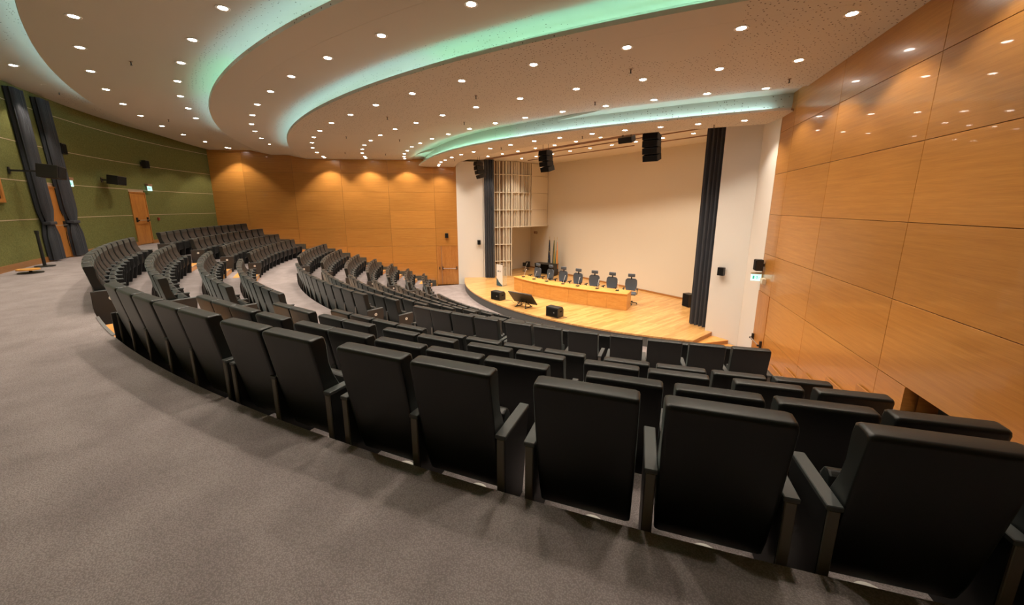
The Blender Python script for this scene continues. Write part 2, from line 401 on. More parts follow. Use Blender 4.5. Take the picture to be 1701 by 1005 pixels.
# cove light strips lying on top of each lip
def cove(name, lip, z, a0, a1, split, label, r_off=0.40):
    for (b0, b1, mm) in split:
        mb = MB(); n = max(3, int((b1 - b0) * .8))
        arc = lambda rr, zz: [(*pxy(LIP[lip](b0 + (b1 - b0) * i / n) - rr, b0 + (b1 - b0) * i / n), zz) for i in range(n + 1)]
        mb.grid([arc(r_off, z - .012), arc(r_off, z + .022)])
        o = mb.build(name, M[mm]); tag(o, label % ('mint' if mm == 'cove_mint' else 'pale blue'), 'light strip')
        o['group'] = 'cove light strips'
cove('cove_light', 'A', ZN['A'] + .085, -14, 30, [(-14, 8, 'cove_blue'), (8, 34, 'cove_mint')], '%s cove light glowing above the outermost ceiling lip')
cove('cove_light', 'B', ZN['B'] + .085, -22, 34, [(-22, -6, 'cove_blue'), (-6, 5, 'cove_mint'), (5, 20, 'cove_blue'), (20, 34, 'cove_mint')], '%s cove light above the second ceiling lip')
cove('cove_light', 'C', ZN['C'] + .085, -29, 38, [(-29, 17, 'cove_blue'), (17, 38, 'cove_mint')], '%s cove light above the third ceiling lip')
cove('cove_light', 'D', ZN['D'] + .068, -33, 38, [(-33, 9, 'cove_mint'), (9, 43, 'cove_blue')], '%s cove light above the canopy at the stage front', r_off=0.20)
# canopy over the stage front
def canopy():
    inner = [(-7.6, -9.2), (-6.04, -10.07), (-4.39, -10.8), (-2.98, -11.05), (-1.0, -11.32), (0.97, -11.4), (3.3, -11.15), (5.43, -10.61), (7.52, -9.62), (9.2, -8.72)]
    inner = [lift(x, y, 'D') for x, y in inner]
    def rin(a):
        pol = [(degrees(math.atan2(x, -y)), math.hypot(x, y)) for x, y in inner]
        if a <= pol[0][0]: return pol[0][1]
        for (a0, r0), (a1, r1) in zip(pol, pol[1:]):
            if a <= a1: return r0 + (r1 - r0) * (a - a0) / (a1 - a0)
        return pol[-1][1]
    mb = MB(); n = 70; A0, A1 = -38.9, 45.6
    g = []
    for i in range(n + 1):
        a = A0 + (A1 - A0) * i / n; ro = LIP['D'](a)
        # rounded end at the veneered wall on the far side
        if a < -35.5: ro = max(rin(a) + .3, ro - ((-35.5 - a) / 3.4) ** 2 * 1.2)
        if a > 44.2: ro = ro - (a - 44.2) * .3
        ri = rin(a)
        g.append([(*pxy(ri, a), 7.64), (*pxy(ri, a), ZN['D']), (*pxy((ri + ro) / 2, a), ZN['D']), (*pxy(ro, a), ZN['D']), (*pxy(ro, a), ZN['D'] + .06), (*pxy(ro - .345, a), ZN['D'] + .06), (*pxy(ro - .345, a), ZN['C'] + .19)])
    mb.grid([list(r) for r in g]);
    o = mb.build('ceiling', M['ceiling'])
    for p in o.data.polygons: p.use_smooth = False
    struct(o)
canopy()
# stage ceiling
mb = MB(); mb.box((0.5, -6.2, 7.66), (20, 11.6, 0.08)); struct(mb.build('ceiling', M['plaster']))
mb = MB(); mb.box((0.5, -7.4, 8.75), (60, 50, 0.1)); struct(mb.build('ceiling', M['plaster']))

# ---------------------------------------------------------------- stage
SR, SCX, SCY = 12.82, 0.36, 1.43
def sarc(a): return (SCX + SR * sin(radians(a)), SCY - SR * cos(radians(a)))
def chord(a0, a1, n, r=SR): return [(SCX + r * sin(radians(a0 + (a1 - a0) * i / n)), SCY - r * cos(radians(a0 + (a1 - a0) * i / n))) for i in range(n + 1)]
front = chord(-35.2, 34.2, 48)
mb = MB(); mb.prism([(-8.4, -2.4), (-8.4, -8.2)] + front + [(7.55, -7.70), (9.2, -7.6), (9.2, -2.6)], 0.36, 0.42)
struct(mb.build('floor', M['stage_boards'], rz=0))
mb = MB(); fr2 = chord(-35.2, 34.2, 48, SR - .02)
vv = [[(x, y, -0.02) for x, y in fr2], [(x, y, 0.37) for x, y in fr2]]
mb.grid(vv); 
vb = [[(x * .99, y * .99, -0.02) for x, y in fr2], [(x * .99, y * .99, 0.37) for x, y in fr2]]
mb.grid(vb); o = mb.build('trim_1', M['riser']); struct(o)
e = front[-1]
mb = MB(); mb.prism([e, (7.55, -7.68), (7.50, -7.68), (e[0] - .06, e[1] + .02)], 0.0, 0.40); struct(mb.build('trim_2', M['wood_edge']))
# two wedge steps beside the stage
st = empty('stage_steps', (7.5, -8.4, 0), 0, 'two wedge-shaped wooden steps up to the stage beside the white pier', 'steps')
for pts, z0, z1 in (([(7.50, -7.72), (8.14, -7.80), (e[0] - .02, e[1] - .03)], 0, .28), ([(7.50, -7.72), (8.38, -7.80), (8.46, -8.02), (e[0] + .02, e[1] - .32), (e[0] - .05, e[1] - .02)], 0, .14)):
    mb = MB(); mb.prism([(x - 7.5, y + 8.4) for x, y in pts], z0, z1 - .02); q = mb.build('step_riser', M['wood_edge'], st)
    mb = MB(); mb.prism([(x - 7.5, y + 8.4) for x, y in pts], z1 - .02, z1); q = mb.build('step_tread', M['wood_step'], st)
# back wall, side walls
mb = MB(); A_ = Vector((-8.2, -2.76, 0)); B_ = Vector((9.4, -4.24, 0)); d = B_ - A_
mb.box(((A_ + B_) / 2 + Vector((0.01, 0.1, 4))), (d.length, 0.15, 8), rz=math.atan2(d.y, d.x)); struct(mb.build('wall_stage_back', M['back_wall']))
mb = MB(); mb.box(((A_ + B_) / 2 + Vector((0.0, 0.0, 0.46))), (d.length - .2, 0.06, 0.09), rz=math.atan2(d.y, d.x)); struct(mb.build('baseboard_stage', M['wood_edge']))
mb = MB(); mb.box((-7.95, -5.5, 4), (0.15, 6.2, 8)); struct(mb.build('wall_stage_side', M['back_wall']))
mb = MB(); mb.box((9.3, -5.8, 4), (0.15, 3.6, 8)); struct(mb.build('wall_stage_side', M['back_wall']))
# white piers
def thick(a, b, t, z0, z1, name, m, side=1):
    a = Vector((*a, 0)); b = Vector((*b, 0)); d = (b - a).normalized(); nrm = Vector((-d.y, d.x, 0)) * side * t
    mb = MB(); mb.prism([(a.x, a.y), (b.x, b.y), (b.x + nrm.x, b.y + nrm.y), (a.x + nrm.x, a.y + nrm.y)], z0, z1)
    return struct(mb.build(name, m))
thick((9.30, -9.14), (8.42, -7.77), 0.3, -.1, 7.5, 'wall_pier_right', M['white_wall'], -1)
thick((8.42, -7.75), (7.30, -7.75), 0.25, -.1, 7.5, 'wall_pier_right', M['white_wall'], -1)
thick((-7.42, -9.25), (-6.55, -7.92), 0.3, -.1, 7.5, 'wall_pier_left', M['white_wall'], 1)
thick((-6.62, -7.90), (-6.3, -7.80), 0.25, -.1, 7.5, 'wall_pier_left', M['white_wall'], 1)
# curtain rails under the stage ceiling
for i, (y, x0, x1) in enumerate([(-8.05, -6.0, 7.2), (-7.85, -6.0, 7.2), (-7.1, -1.5, 8.0), (-5.6, -5.0, 2.4), (-5.6, 3.2, 8.0)]):
    mb = MB(); mb.box(((x0 + x1) / 2, y, 7.60), (x1 - x0, 0.035, 0.04)); o = mb.build('curtain_rail', M['exit_box'])
    tag(o, ['longest dark curtain rail under the stage ceiling, nearest the hall', 'dark curtain rail just behind the first under the stage ceiling', 'middle dark curtain rail under the stage ceiling', 'short dark rail near the slatted corner of the stage ceiling', 'short dark rail near the stage curtain by the steps'][i], 'curtain rail', 'curtain rails')
def drape(name, pts, z0, z1, amp, pitch, label, m='drape', flare=None, lean=None):
    """vertical folded curtain following a plan polyline"""
    a = Vector((*pts[0], 0)); b = Vector((*pts[1], 0)); d = b - a; L = d.length; u = d / L; nrm = Vector((-u.y, u.x, 0))
    n = max(16, int(L / pitch * 8)); mb = MB(); rows = []
    nz = 14
    for k in range(nz + 1):
        z = z0 + (z1 - z0) * k / nz; row = []
        w = flare(k / nz) if flare else 1.0
        off = lean(k / nz) if lean else 0.0
        for i in range(n + 1):
            t = i / n; ph = t * L / pitch * 2 * pi
            p = a + u * (L * (0.5 + (t - .5) * w) + off) + nrm * (amp * (sin(ph) + .35 * sin(2.3 * ph + 1)) * (0.6 + .4 * w))
            row.append((p.x, p.y, z))
        rows.append(row)
    mb.grid(rows); back = [[(x + nrm.x * .02, y + nrm.y * .02, z) for x, y, z in r] for r in rows]; mb.grid(back)
    o = mb.build(name, M[m]); return tag(o, label, 'curtain')
drape('stage_curtain', ((6.52, -7.40), (7.34, -7.52)), 0.44, 7.6, 0.07, 0.16, 'tall charcoal curtain gathered beside the white pier by the stage steps')
drape('stage_curtain', ((-6.30, -7.98), (-5.90, -7.52)), 0.44, 7.6, 0.05, 0.14, 'narrow charcoal curtain gathered beside the slatted stage corner')

# slatted acoustic tower and hanging block
P0 = Vector((-6.41, -7.22, 0)); P1 = Vector((-5.86, -6.18, 0)); P2 = Vector((-5.95, -2.95, 0))
tw = empty('slatted_tower', (P0.x, P0.y, .42), 0, 'tall cream slatted acoustic tower standing behind the narrow charcoal stage curtain', 'acoustic panel')
def slatface(a, b, z0, z1, parent, org, cols, shelves, solid_from=None):
    d = b - a; L = d.length; u = d / L; ang = math.atan2(u.y, u.x); nrm = Vector((u.y, -u.x, 0))   # towards the hall
    def put(mb, s0, s1, n0, n1, za, zb):
        c = a + u * (s0 + s1) / 2 + nrm * (n0 + n1) / 2 - org
        mb.box((c.x, c.y, (za + zb) / 2 - org.z), (s1 - s0, abs(n1 - n0), zb - za), rz=ang)
    mb = MB(); put(mb, 0, L, -.25, -.12, z0, z1); mb.build('recess_backing', M['slat_dark'], parent)
    mb = MB(); k = 0; s = 0.0
    end = solid_from if solid_from else L
    while s < end - .02:
        w = [0.05, .03, .06, .03, .04][k % 5]; put(mb, s, min(s + w, end), -.12, -.05 + .03 * (k % 2), z0, z1); s += w + [.03, .13, .05, .03, .16][k % 5]; k += 1
    mb.build('slats', M['slat_light'], parent)
    mb = MB()
    for c in cols: put(mb, c - .02, c + .02, -.12, .06, z0, z1)
    mb.build('fins', M['slat_light'], parent)
    for z in shelves:
        mb = MB(); put(mb, 0, end, -.12, .05, z - .02, z + .02); mb.build('shelf_bar', M['slat_light'], parent)
    if solid_from:
        mb = MB(); zz = [z0] + [z for z in shelves if z0 < z < z1] + [z1]
        for za, zb in zip(zz, zz[1:]): put(mb, solid_from + .01, L, -.12, -.01, za + .008, zb - .008)
        mb.build('plain_panels', M['slat_light'], parent)
SH = [1.40, 2.48, 3.56, 4.64, 5.72, 6.80]
org = Vector((P0.x, P0.y, .42))
slatface(P0, P1, .42, 7.6, tw, org, [0.03, .40, .80, 1.15], SH)
hb = empty('slatted_block', (P1.x, P1.y, 3.54), 0, 'cream slatted and panelled block hanging over the stage doorway corner', 'acoustic panel')
org2 = Vector((P1.x, P1.y, 3.54))
slatface(P1, P2, 3.54, 7.6, hb, org2, [0.03, .5, 1.0, 1.5], SH[3:], solid_from=1.7)
mb = MB(); c = (P1 + P2) / 2 - org2; d = P2 - P1; mb.box((c.x - .9, c.y, .03), (1.9, d.length, .06)); mb.build('soffit', M['slat_light'], hb)
# door in the recess of the stage corner
do = MB(); do.box((-7.86, -5.2, 1.5), (0.06, 1.0, 2.15)); d_ = struct(do.build('door_5', M['back_wall']))
mb = MB(); mb.cyl((-7.79, -4.78, 1.55), .012, .35, 8); mb.build('handle', M['metal'], d_)

# ---------------------------------------------------------------- downlights
KEYS = ['L1', 'A', 'A', 'B', 'C', 'C', 'C', 'D', 'S', 'S']
RINGS = {
'outermost ring by the green wall': (8.11, 24.7, None, 'hall'), 'second ring, just inside the outermost lip': (7.86, 23.3, None, 'hall'),
'third ring, before the second cove': (7.86, 21.6, None, 'hall'), 'fourth ring, before the third cove': (7.61, 20.0, None, 'hall'),
'fifth ring, just inside the third lip': (7.38, 18.1, None, 'hall'), 'sixth ring, mid hall': (7.38, 16.2, None, 'hall'),
'seventh ring, beside the canopy cove': (7.38, 14.45, None, 'hall'), 'canopy ring over the stage edge': (7.10, 12.45, None, 'canopy'),
'rear row over the stage': (7.62, 0, None, 'stage'), 'front row over the stage': (7.62, 0, None, 'stage')}
LPOS = {
'outermost ring by the green wall': [(5.4, -24.1), (3.6, -24.43), (1.75, -24.6), (-.08, -24.62), (-1.89, -24.55), (-3.70, -24.40), (-5.41, -24.15), (-7.43, -23.68), (-9.27, -23.05), (-11.05, -22.2), (-12.7, -21.3)],
'second ring, just inside the outermost lip': [(10.3, -20.9), (8.6, -21.6), (6.8, -22.15), (5.05, -22.55), (3.33, -22.76), (1.58, -22.97), (-0.21, -23.09), (-1.96, -23.07), (-3.72, -22.94), (-5.44, -22.70), (-7.26, -22.26), (-9.07, -21.67), (-10.77, -20.92), (-12.38, -20.03), (-13.66, -19.14)],
'third ring, before the second cove': [(12.1, -18.3), (10.3, -19.2), (8.6, -19.9), (6.9, -20.5), (5.18, -20.89), (3.40, -21.27), (1.76, -21.47), (0.10, -21.58), (-1.55, -21.57), (-3.15, -21.43), (-4.75, -21.25), (-6.49, -20.79), (-8.10, -20.26)],
'fourth ring, before the third cove': [(12.9, -15.6), (11.4, -16.7), (9.8, -17.5), (8.18, -18.26), (6.41, -18.87), (4.82, -19.31), (3.20, -19.65), (1.64, -19.84), (0.00, -19.95), (-1.58, -19.92), (-3.13, -19.80), (-4.55, -19.57), (-6.19, -19.19), (-7.73, -18.69), (-9.24, -18.06), (-10.55, -17.31), (-11.71, -16.54)],
'fifth ring, just inside the third lip': [(11.60, -14.40), (10.49, -15.10), (9.04, -15.81), (7.51, -16.48), (5.90, -17.02), (4.42, -17.43), (2.89, -17.72), (1.40, -17.90), (-0.10, -18.03), (-1.66, -18.01), (-3.12, -17.89), (-4.54, -17.66), (-6.03, -17.32), (-7.48, -16.84), (-8.87, -16.25), (-10.05, -15.58), (-11.07, -14.90)],
'sixth ring, mid hall': [(10.63, -12.96), (9.55, -13.60), (8.30, -14.18), (7.02, -14.76), (5.66, -15.24), (4.32, -15.61), (2.97, -15.85), (1.57, -16.00), (0.22, -16.12), (-1.16, -16.11), (-2.52, -15.99), (-3.82, -15.81), (-5.08, -15.49), (-6.39, -15.07), (-7.59, -14.55), (-8.64, -13.98), (-9.58, -13.38)],
'seventh ring, beside the canopy cove': [(9.67, -11.56), (8.67, -12.16), (7.62, -12.63), (6.52, -13.07), (5.41, -13.51), (4.22, -13.83), (3.07, -14.06), (1.84, -14.22), (0.56, -14.29), (-0.65, -14.31), (-1.87, -14.21), (-3.01, -14.05), (-4.21, -13.73), (-5.31, -13.39), (-6.32, -12.97), (-7.28, -12.45), (-8.15, -11.92)],
'canopy ring over the stage edge': [(8.66, -9.89), (7.67, -10.42), (6.79, -10.86), (5.85, -11.25), (4.86, -11.58), (3.72, -11.86), (2.71, -12.09), (1.54, -12.22), (0.31, -12.27), (-0.87, -12.28), (-1.95, -12.22), (-3.07, -12.05), (-4.15, -11.80), (-5.08, -11.52), (-6.02, -11.11), (-7.11, -10.52)],
'rear row over the stage': [(6.7, -6.25), (5.47, -6.28), (4.20, -6.29), (2.97, -6.35), (1.75, -6.41), (0.51, -6.46), (-0.74, -6.50), (-2.11, -6.38), (-3.4, -6.4), (-4.63, -6.43)],
'front row over the stage': [(5.2, -8.4), (3.95, -8.42), (2.68, -8.43), (1.36, -8.42), (0.05, -8.41), (-1.15, -8.51), (-2.54, -8.46), (-3.74, -8.54), (-5.09, -8.52)]}
for (rn, pts), k in zip(list(LPOS.items()), KEYS):
    RINGS[rn] = (ZN[k], 0, None, RINGS[rn][3])
    q_ = []
    for x, y in pts:
        x, y = lift(x, y, k)
        dl = .834 * x - .552 * y + 1.09; dr = 2.70 - .834 * x - .552 * y
        if k != 'S' and dl < .75: x += .834 * (.75 - dl); y -= .552 * (.75 - dl)
        if k != 'S' and dr < .75: x -= .834 * (.75 - dr); y -= .552 * (.75 - dr)
        q_.append((x, y))
    LPOS[rn] = q_
def spot(name, W_, ang, blend):
    l = bpy.data.lights.new(name, 'SPOT'); l.energy = W_; l.spot_size = radians(ang); l.spot_blend = blend; l.shadow_soft_size = 0.06; l.color = LAMP_COL; return l
LD = {'hall': spot('hall_lamp', P_HALL, 104, 0.35), 'canopy': spot('canopy_lamp', P_HALL * 1.2, 118, 0.55), 'stage': spot('stage_lamp', P_STAGE, 104, 0.5)}
fx = None
for rn, pts in LPOS.items():
    z, _, _, kind = RINGS[rn]
    for i, (x, y) in enumerate(pts):
        if fx is None:
            fx = bpy.data.objects.new('ceiling_downlight', None); COL.objects.link(fx); fx.empty_display_size = .05
            mb = MB(); 
            for k in range(20):
                a0, a1 = 2 * pi * k / 20, 2 * pi * (k + 1) / 20
                q = [mb.bm.verts.new((r * cos(a), r * sin(a), zz)) for r, a, zz in ((.105, a0, -.006), (.105, a1, -.006), (.075, a1, -.004), (.075, a0, -.004))]; mb.bm.faces.new(q)
                q = [mb.bm.verts.new((r * cos(a), r * sin(a), zz)) for r, a, zz in ((.105, a0, .012), (.105, a1, .012), (.105, a1, -.006), (.105, a0, -.006))]; mb.bm.faces.new(q)
            mb.build('trim_ring', M['lamp_trim'], fx)
            mb = MB(); mb.cyl((0, 0, 0.001), .066, .008, 20); mb.build('lens', M['lamp'], fx)
            o = fx
        else: o = dup(fx)
        for c in list(o.children):
            if c.type == 'LIGHT': bpy.data.objects.remove(c)
        o.location = (x, y, z)
        tag(o, 'round recessed downlight, %s, %s counting from the steps side' % (rn, ORD[i]), 'ceiling light', 'recessed ceiling downlights')
for rn, pts in LPOS.items():
    z, _, _, kind = RINGS[rn]
    for i, (x, y) in enumerate(pts):
        lo = bpy.data.objects.new('downlight_beam', LD[kind]); COL.objects.link(lo); lo.location = (x, y, z - .03)

# ---------------------------------------------------------------- lettering
def text_mesh(txt, size, m, parent=None, name='lettering', loc=(0, 0, 0), rot=(0, 0, 0), ext=0.001):
    cu = bpy.data.curves.new('t', 'FONT'); cu.body = txt; cu.size = size; cu.align_x = 'CENTER'; cu.align_y = 'CENTER'; cu.extrude = ext; cu.resolution_u = 3
    ob = bpy.data.objects.new('t', cu); COL.objects.link(ob)
    bpy.context.view_layer.update()
    me = bpy.data.meshes.new_from_object(ob.evaluated_get(bpy.context.evaluated_depsgraph_get()))
    bpy.data.objects.remove(ob); me.materials.clear(); me.materials.append(m)
    o = bpy.data.objects.new(name, me); COL.objects.link(o); o.location = loc; o.rotation_euler = rot
    if parent: o.parent = parent
    return o

# ---------------------------------------------------------------- auditorium seats
CW = 0.268   # half width of a back
def rounded_back():
    """backrest: tall upholstered slab leaning back, thick rounded head, swelling towards the lumbar"""
    prof = [(0.0, .968), (0.006, .988), (0.022, .996), (0.10, 1.0), (0.122, .990), (0.135, .93), (0.140, .80), (0.165, .70), (0.235, .55), (0.285, .42), (0.290, .33), (0.255, .25), (0.195, .165), (0.165, .17), (0.135, .26), (0.085, .50), (0.030, .80)]
    mb = MB(); n = 8; secs = []
    xs = [-CW, -CW + .006, -CW + .025, -CW + .1, CW - .1, CW - .025, CW - .006, CW]
    sh = [.014, .004, .0, .0, .0, .0, .004, .014]
    cy, cz = .12, .6
    rows = []
    for x, s in zip(xs, sh):
        r = []
        for y, z in prof:
            # pull the end sections in for a rounded edge, narrower towards the bottom
            dy, dz = y - (0.05 + (1 - z) * .17), z - .58
            yy = y - s * (1 if dy > 0 else -1)
            zz = z - s * (1 if dz > 0 else -1) if (z > .95 or z < .3) else z
            xx = x * (1.0 - 0.035 * max(0, (.6 - z) / .45))
            r.append((xx, yy, zz))
        rows.append(r)
    vv = [[mb.bm.verts.new(p) for p in r] for r in rows]
    m_ = len(prof)
    for i in range(len(vv) - 1):
        for j in range(m_):
            mb.bm.faces.new((vv[i][j], vv[i][(j + 1) % m_], vv[i + 1][(j + 1) % m_], vv[i + 1][j]))
    mb.bm.faces.new(vv[0]); mb.bm.faces.new(vv[-1][::-1])
    return mb
def make_seat(kind):
    """kind: which supports it carries (L: on its left only, B: both sides)"""
    t = bpy.data.objects.new('auditorium_seat', None); COL.objects.link(t); t.empty_display_size = .1
    bk = rounded_back().build('backrest', M['leather'], t, smooth=True)
    try:
        md = bk.modifiers.new('wn', 'WEIGHTED_NORMAL'); md.keep_sharp = True
    except Exception: pass
    mb = MB()   # front pad in the black surround, its brown painting in warm stage light
    fr = [(0.139, .90), (0.146, .80), (0.171, .70), (0.241, .55), (0.291, .42)]
    mb.grid([[(x, y, z) for y, z in fr] for x in (-CW + .022, 0, CW - .022)])
    mb.grid([[(x, y - .012, z) for y, z in fr] for x in (-CW + .022, 0, CW - .022)])
    mb.build('warm_lit_front', M['front'], t, smooth=True)
    mb = MB(); mb.profx([(.29, .28), (.275, .55), (.29, .60), (.325, .618), (.36, .608), (.38, .57), (.39, .36), (.37, .28)], -.232, .232)
    mb.build('seat_cushion', M['leather'], t, bevel=.012, seg=2, smooth=False)
    mb = MB(); mb.profx([(.389, .31), (.381, .555), (.395, .555), (.403, .33)], -.225, .225); mb.build('seat_pan', M['frame'], t)
    for sx in ((-1,) if kind == 'L' else (-1, 1)):
        x = sx * .303
        a = MB(); a.box((x, .265, .588), (.066, .41, .026)); a.build('armrest', M['arm'], t, bevel=.004, seg=1)
        p = MB(); p.profx([(.075, 0.0), (.075, .575), (.455, .575), (.465, .50), (.37, 0.0)], x - .026, x + .026); p = p.build('side_support', M['frame'], t)
        s = MB(); s.box((x, .069, .2875), (.046, .014, .575)); s.build('metal_post', M['strip'], p, bevel=.003, seg=1)
    return t
seatL = make_seat('L'); seatB = make_seat('B')
for q in (seatL, seatB): KIDS[q.name] = list(q.children)
LETTER = 'MLIHGFEDCBA'
panel_protos = {}
def end_panel(letter, side):
    key = (letter, side)
    if key not in panel_protos:
        p = MB(); p.profx([(.02, 0.0), (.02, .60), (.44, .60), (.46, .52), (.40, 0.0)], side * .338, side * .368)
        p = p.build('end_panel', M['panel'], bevel=.004, seg=1)
        d = MB(); d.cyl((side * .369, .24, .475), .036, .004, 20, axis='X'); d.build('letter_disc', M['disc'], p)
        t = text_mesh(letter, .05, M['ink'], None, 'row_letter', (side * .372, .24, .475), (pi / 2, 0, side * pi / 2)); t.parent = p
        panel_protos[key] = (p, False)
    return key
def even(a0, a1, n): st = (a1 - a0) / n; return [a0 + st * i for i in range(n)]
ROWS = {
 0: [('far', even(-33.2, -13.2, 13), .98), ('middle', even(-7.6, 11.3, 12), .98), ('near', [16.16, 17.55, 18.95, 20.37, 21.72, 23.51, 24.9, 26.79, 28.25, 30.16, 31.74, 33.62, 35.15], 1)],
 1: [('far', even(-33.2, -14.1, 12), .97), ('middle', even(-9.0, 11.6, 13), .97), ('near', [16.61, 17.94, 19.24, 20.8, 22.67, 24.01, 25.58, 27.04, 28.46, 30.52, 32.04, 33.54, 35.02], .98)],
 2: [('far', even(-32.7, -13.6, 12), .97), ('middle', even(-9.3, 11.65, 13), .97), ('near', [16.79, 18.18, 20.09, 21.48, 23.43, 24.88, 26.68, 28.21, 30.09, 31.65, 33.52, 35.11], .96)],
 3: [('far', even(-32.2, -13.5, 11), .97), ('middle', even(-8.5, 11.7, 12), .97), ('near', [17.10, 18.63, 20.16, 21.67, 23.63, 25.16, 26.76, 28.3, 30.33, 31.95, 33.54, 35.16], .96)],
 4: [('far', even(-32.3, -14.1, 10), .95), ('middle', even(-8.2, 12.6, 12), .94), ('near', [17.68, 19.18, 20.79, 22.43, 24.45, 26.09, 27.94, 30.03, 31.74, 33.53, 35.29], .94)],
 5: [('far', even(-31.7, -14.1, 9), .95), ('middle', even(-8.4, 12.66, 12), .93), ('near', [17.7, 19.4, 21.0, 22.9, 24.6, 26.5, 28.2, 29.9, 31.8, 33.5, 35.2], .94)],
 6: [('far', even(-31.7, -13.6, 9), .95), ('middle', even(-8.5, 12.8, 11), .95), ('near', [17.7, 19.5, 21.3], .94)],
 7: [('far', even(-32.1, -14.6, 8), .95), ('middle', even(-8.5, 13.1, 11), .93), ('near', [17.7, 19.6], .94)],
 8: [('far', even(-32.0, -14.6, 7), .96), ('middle', even(-8.6, 13.1, 10), .95), ('near', [17.7, 19.8], .94)],
 9: [('far', even(-32.1, -14.5, 7), .95), ('middle', even(-9.0, 12.9, 9), .96), ('near', [17.7, 19.9], .94)],
 10: [('far', even(-31.7, -14.2, 6), .96), ('middle', even(-8.0, 13.0, 9), .95), ('near', [17.8], .94)]}
ROWNAME = ['rearmost row', 'second row from the rear', 'third row from the rear', 'fourth row from the rear'] + [ORD[i] + ' row below the cross aisle' for i in range(6)] + ['front row by the stage']
used = {}
n_seats = 0
for r, blocks in ROWS.items():
    R = ROWR[r]; dpm = degrees(1 / R)
    for bname, angs, sc in blocks:
        for i, aL in enumerate(angs):
            ac = aL + CW * sc * dpm
            nxt = angs[i + 1] if i + 1 < len(angs) else None
            wide = nxt is None or (nxt - aL) / dpm > 0.535 * sc + .16
            proto = seatB if wide else seatL
            o = proto if id(proto) not in used else dup(proto)
            used[id(proto)] = 1
            x, y = pxy(R, ac); o.location = (x, y, FLZ[r]); o.rotation_euler = (0, 0, radians(ac)); o.scale = (sc, 1, 1)
            tag(o, 'black auditorium seat, %s block, %s, %s from far end' % (bname, ROWNAME[r], ORD[i]), 'chair', 'rows of black auditorium seats')
            n_seats += 1
            for side, cond in ((-1, i == 0), (1, i == len(angs) - 1 and not (bname == 'near' and r in (6, 7, 8, 9, 10)))):
                if cond:
                    key = end_panel(LETTER[r], side); p, taken = panel_protos[key]
                    if not taken: p.parent = o; panel_protos[key] = (p, True)
                    else: dup(p, o)
print('seats', n_seats)

# ---------------------------------------------------------------- stair flights in the aisles
def flight(name, angf0, angf1, rows, label, cat='stairs', lights=True):
    o0 = None
    mid = rows[0]
    t = empty(name, (*pxy(ROWR[rows[0]], (angf0(ROWR[rows[0]]) + angf1(ROWR[rows[0]])) / 2), 0), 0, label, cat, 'wooden stair flights')
    O = Vector(t.location)
    for r in rows:
        Re = EDGE[r]; ztop = FLZ[r - 1] if r > 0 else 3.2; zlow = FLZ[r]
        def sector(mb, r0, r1, z0, z1, a0, a1, n=8):
            P = {}
            for key, R, z in (('a', r0, z0), ('b', r1, z0), ('c', r1, z1), ('d', r0, z1)):
                P[key] = [mb.bm.verts.new(Vector((*pxy(R, a0 + (a1 - a0) * i / n), z)) - O) for i in range(n + 1)]
            for p, q in (('a', 'b'), ('b', 'c'), ('c', 'd'), ('d', 'a')):
                for i in range(n): mb.bm.faces.new((P[p][i], P[p][i + 1], P[q][i + 1], P[q][i]))
            for i in (0, n): mb.bm.faces.new((P['a'][i], P['b'][i], P['c'][i], P['d'][i]))
        a0, a1 = angf0(Re), angf1(Re)
        mb = MB(); sector(mb, Re - .34, Re + .002, zlow + .001, zlow + (ztop - zlow) / 2, a0, a1); mb.build('step', M['wood_step'], t)
        mb = MB(); sector(mb, Re - .004, Re + .03, zlow + .003, ztop - .004, a0, a1); (sector(mb, Re, Re + .30, ztop - .02, ztop + .006, a0, a1) if r not in (0, 4) else None); mb.build('landing_board', M['wood_step'], t)
        mb = MB(); sector(mb, Re - .02, Re + .015, ztop + .004, ztop + .014, a0, a1); sector(mb, Re - .36, Re - .325, zlow + (ztop - zlow) / 2 - .004, zlow + (ztop - zlow) / 2 + .008, a0, a1); mb.build('nosing', M['metal'], t)
        if lights:
            mb = MB(); da = .12
            sector(mb, Re - .30, Re - .08, zlow + (ztop - zlow) / 2 + .002, zlow + (ztop - zlow) / 2 + .02, a1 - da - .15, a1 - da, 2); mb.build('step_light', M['steplight'], t)
    return t
flight('stair_flight', lambda R: -13.2 if R > 21 else -13.3, lambda R: -9.2, [0, 1, 2, 3], 'wooden stair flight between the far and middle blocks above the cross aisle')
flight('stair_flight', lambda R: 12.2 if R > 23 else 12.5, lambda R: 15.6, [0, 1, 2, 3], 'wooden stair flight between the middle and near blocks above the cross aisle')
flight('stair_flight', lambda R: -13.2, lambda R: -9.4, [4, 5, 6, 7, 8, 9, 10], 'wooden stair flight between the far and middle blocks below the cross aisle')
flight('stair_flight', lambda R: 13.8, lambda R: 16.8, [4, 5, 6, 7, 8, 9, 10], 'wooden stair flight between the middle and near blocks below the cross aisle')
flight('stair_flight', lambda R: wallL(R) + .5, lambda R: -34.0 + (23.5 - R) * .07, [0, 1, 2, 3], 'wooden stair flight along the far veneered wall above the cross aisle')
flight('stair_flight', lambda R: wallL(R) + .8, lambda R: -33.3 + (19.2 - R) * .07, [4, 5, 6, 7, 8, 9, 10], 'wooden stair flight along the far veneered wall below the cross aisle')
flight('stair_flight', lambda R: 37.3, lambda R: wallR(R) - .1, [1, 2, 3], 'wooden stair flight along the near veneered wall above the cross aisle', lights=False)
flight('stair_flight', lambda R: 37.6, lambda R: wallR(R) - .1, [4, 5, 6, 7, 8, 9, 10], 'wooden stair flight along the near veneered wall below the cross aisle', lights=False)
